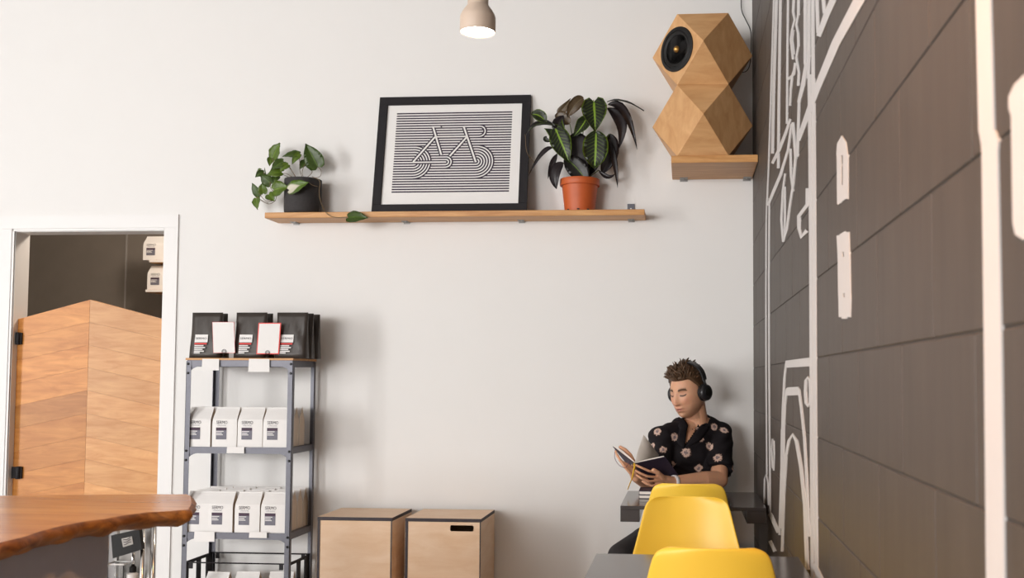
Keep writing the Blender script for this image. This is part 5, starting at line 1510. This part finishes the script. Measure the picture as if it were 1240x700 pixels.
# headphones
hp = thing('headphones', 'black over-ear headphones worn by the reader', 'headphones', HC)
for s_ in (-1, 1):
    cc = hx * (s_ * .073) + hf * (-.012) + hz * (-.008); ax_ = (hx * s_ + hf * .10).normalized()
    MB().lathe([(.024, 0), (.035, .001), (.040, .007), (.040, .015), (.036, .019)], 28, cc, ax_).build('ear_pad', 'rubber', hp, smooth=True)
    cu = MB().lathe([(.036, .018), (.038, .021), (.037, .029), (.031, .035), (.018, .037), (.001, .037)], 28, cc, ax_).build('ear_cup', 'hp', hp, auto=50)
    MB().lathe([(.020, .0365), (.020, .039), (.016, .0395), (.001, .0395)], 24, cc, ax_).build('cup_badge', 'bolt', cu)
    MB().tube([cc + ax_ * .026 + hz * .030, cc + ax_ * .026 + hz * .052, hx * (s_ * .0985) + hf * -.012 + hz * .060], .006, 8).build('yoke', 'hp', hp, smooth=True)
bpts, bp2 = [], []
for k in range(25):
    a = PI * k / 24
    bpts.append(hx * (.0985 * math.cos(a)) + hf * (-.012 - .010 * math.sin(a)) + hz * (.050 + .088 * math.sin(a) ** .9))
mb = MB()
for k, p in enumerate(bpts):
    t = (bpts[min(k + 1, 24)] - bpts[max(k - 1, 0)]).normalized(); side = hf; n_ = t.cross(side).normalized()
    for (u_, v_) in ((-.013, -.004), (.013, -.004), (.013, .003), (.006, .0055), (-.006, .0055), (-.013, .003)): mb.v.append(tuple(p + side * u_ - n_ * v_))
for k in range(24):
    for j in range(6):
        jj = (j + 1) % 6; mb.f.append([k * 6 + j, (k + 1) * 6 + j, (k + 1) * 6 + jj, k * 6 + jj]); mb.mi.append(0)
mb.f.append([0, 1, 2, 3, 4, 5]); mb.f.append([24 * 6 + j for j in range(6)][::-1]); mb.mi += [0, 0]
mb.build('headband', 'hp', hp, auto=50)

# ---- the open book
S0 = P(768.5, 561.5, -.685); R0_ = P(805.5, 553.5, -.645); R1_ = P(824, 578.5, -.505); L0_ = P(742, 541, -.605)
Hv = R1_ - R0_; S1_ = S0 + Hv; L1_ = L0_ + Hv
bk = thing('open_book', 'open dark violet notebook held up by the reader', 'book', S0)
def slab_(a, b, c_, d, n_, t0, t1):
    q = [Vector(v) - S0 for v in (a, b, c_, d)]
    return [v + n_ * t0 for v in q], n_ * (t1 - t0)
nR = (R0_ - S0).cross(Hv).normalized(); nR = nR if nR.z > 0 else -nR
nL = (L0_ - S0).cross(Hv).normalized(); nL = nL if nL.z > 0 else -nL
for a, n_ in ((R0_, nR), (L0_, nL)):
    q, v = slab_(S0, a, a + Hv, S1_, n_, 0, .0025); MB().prism(q, v).build('cover', 'navy', bk)
    i0, i1 = S0.lerp(a, .0) + Hv * .015, S0.lerp(a, .965) + Hv * .015
    # page block, bulging near the spine
    mb = MB(); n = 8
    prof = [(k / n, .0027 + .010 * math.sin(min(1, k / n * 1.6 + .12) * PI / 2) * (1 - .25 * (k / n))) for k in range(n + 1)]
    for hh in (0, .97):
        for (t, hgt) in prof:
            p = i0.lerp(i1, t) + Hv * hh - S0; mb.v.append(tuple(p + n_ * .0026)); mb.v.append(tuple(p + n_ * hgt))
    m2 = 2 * (n + 1)
    for k in range(n):
        a0 = 2 * k
        for f in ([a0, a0 + 2, a0 + 3, a0 + 1], [m2 + a0, m2 + a0 + 1, m2 + a0 + 3, m2 + a0 + 2], [a0 + 1, a0 + 3, m2 + a0 + 3, m2 + a0 + 1], [a0, m2 + a0, m2 + a0 + 2, a0 + 2]): mb.f.append(f); mb.mi.append(0)
    mb.f.append([2 * n, m2 + 2 * n, m2 + 2 * n + 1, 2 * n + 1]); mb.f.append([0, 1, m2 + 1, m2]); mb.mi += [0, 0]
    mb.build('page_block', 'page', bk)
T0 = P(779.5, 526.5, -.665)
pg0 = S0 + nR * .006 + Hv * .02
mb = MB()
for hh in (0, .5, .95):
    for t in (0, .33, .66, 1): mb.v.append(tuple(pg0.lerp(T0, t) + Hv * hh + nR * (.006 * math.sin(t * PI)) - S0))
for i in range(2):
    for j in range(3): q = i * 4 + j; mb.f.append([q, q + 1, q + 5, q + 4]); mb.mi.append(0)
o = mb.build('raised_page', 'page', bk, smooth=True); sd = o.modifiers.new('thick', 'SOLIDIFY'); sd.thickness = .0006
rb = [S0 + nR * .004, P(768.5, 565, -.697), P(767, 572, -.704), P(765.5, 579, -.708), P(762.5, 586, -.708), P(760, 593, -.706)]
mb = MB()
for k, p in enumerate(rb):
    for s_ in (-1, 1): mb.v.append(tuple(Vector(p) - S0 + Vector((s_ * .0042 * (1 - .12 * k), s_ * .002, 0))))
for k in range(len(rb) - 1): mb.f.append([2 * k, 2 * k + 1, 2 * k + 3, 2 * k + 2]); mb.mi.append(0)
o = mb.build('ribbon', 'ribbon', bk, smooth=True); sd = o.modifiers.new('thick', 'SOLIDIFY'); sd.thickness = .0006
el = [L0_.lerp(S0, .12) - nL * .001, P(744.2, 553, -.66), P(747, 560, -.685), P(752, 565, -.69), P(758, 566, -.69), S0.lerp(L0_, .2) - nL * .004]
stem(bk, el, .0011, 'purple', 'elastic_band', origin=S0)

# ---- stool under the reader
st = thing('low_stool', 'dark wooden stool the reader sits on', 'stool', (PV.x, PV.y + .01, 0))
MB().cbox((-.18, -.17, .415), (.18, .17, .450), .006).build('seat', 'plydark', st)
for sx_ in (-1, 1):
    for sy_ in (-1, 1): MB().cbox((sx_ * .155 - .016, sy_ * .145 - .016, 0), (sx_ * .155 + .016, sy_ * .145 + .016, .4145), .002).build('leg', 'plydark', st)
MB().box((-.139, -.010, .16), (.139, .010, .19)).build('stretcher', 'plydark', st)
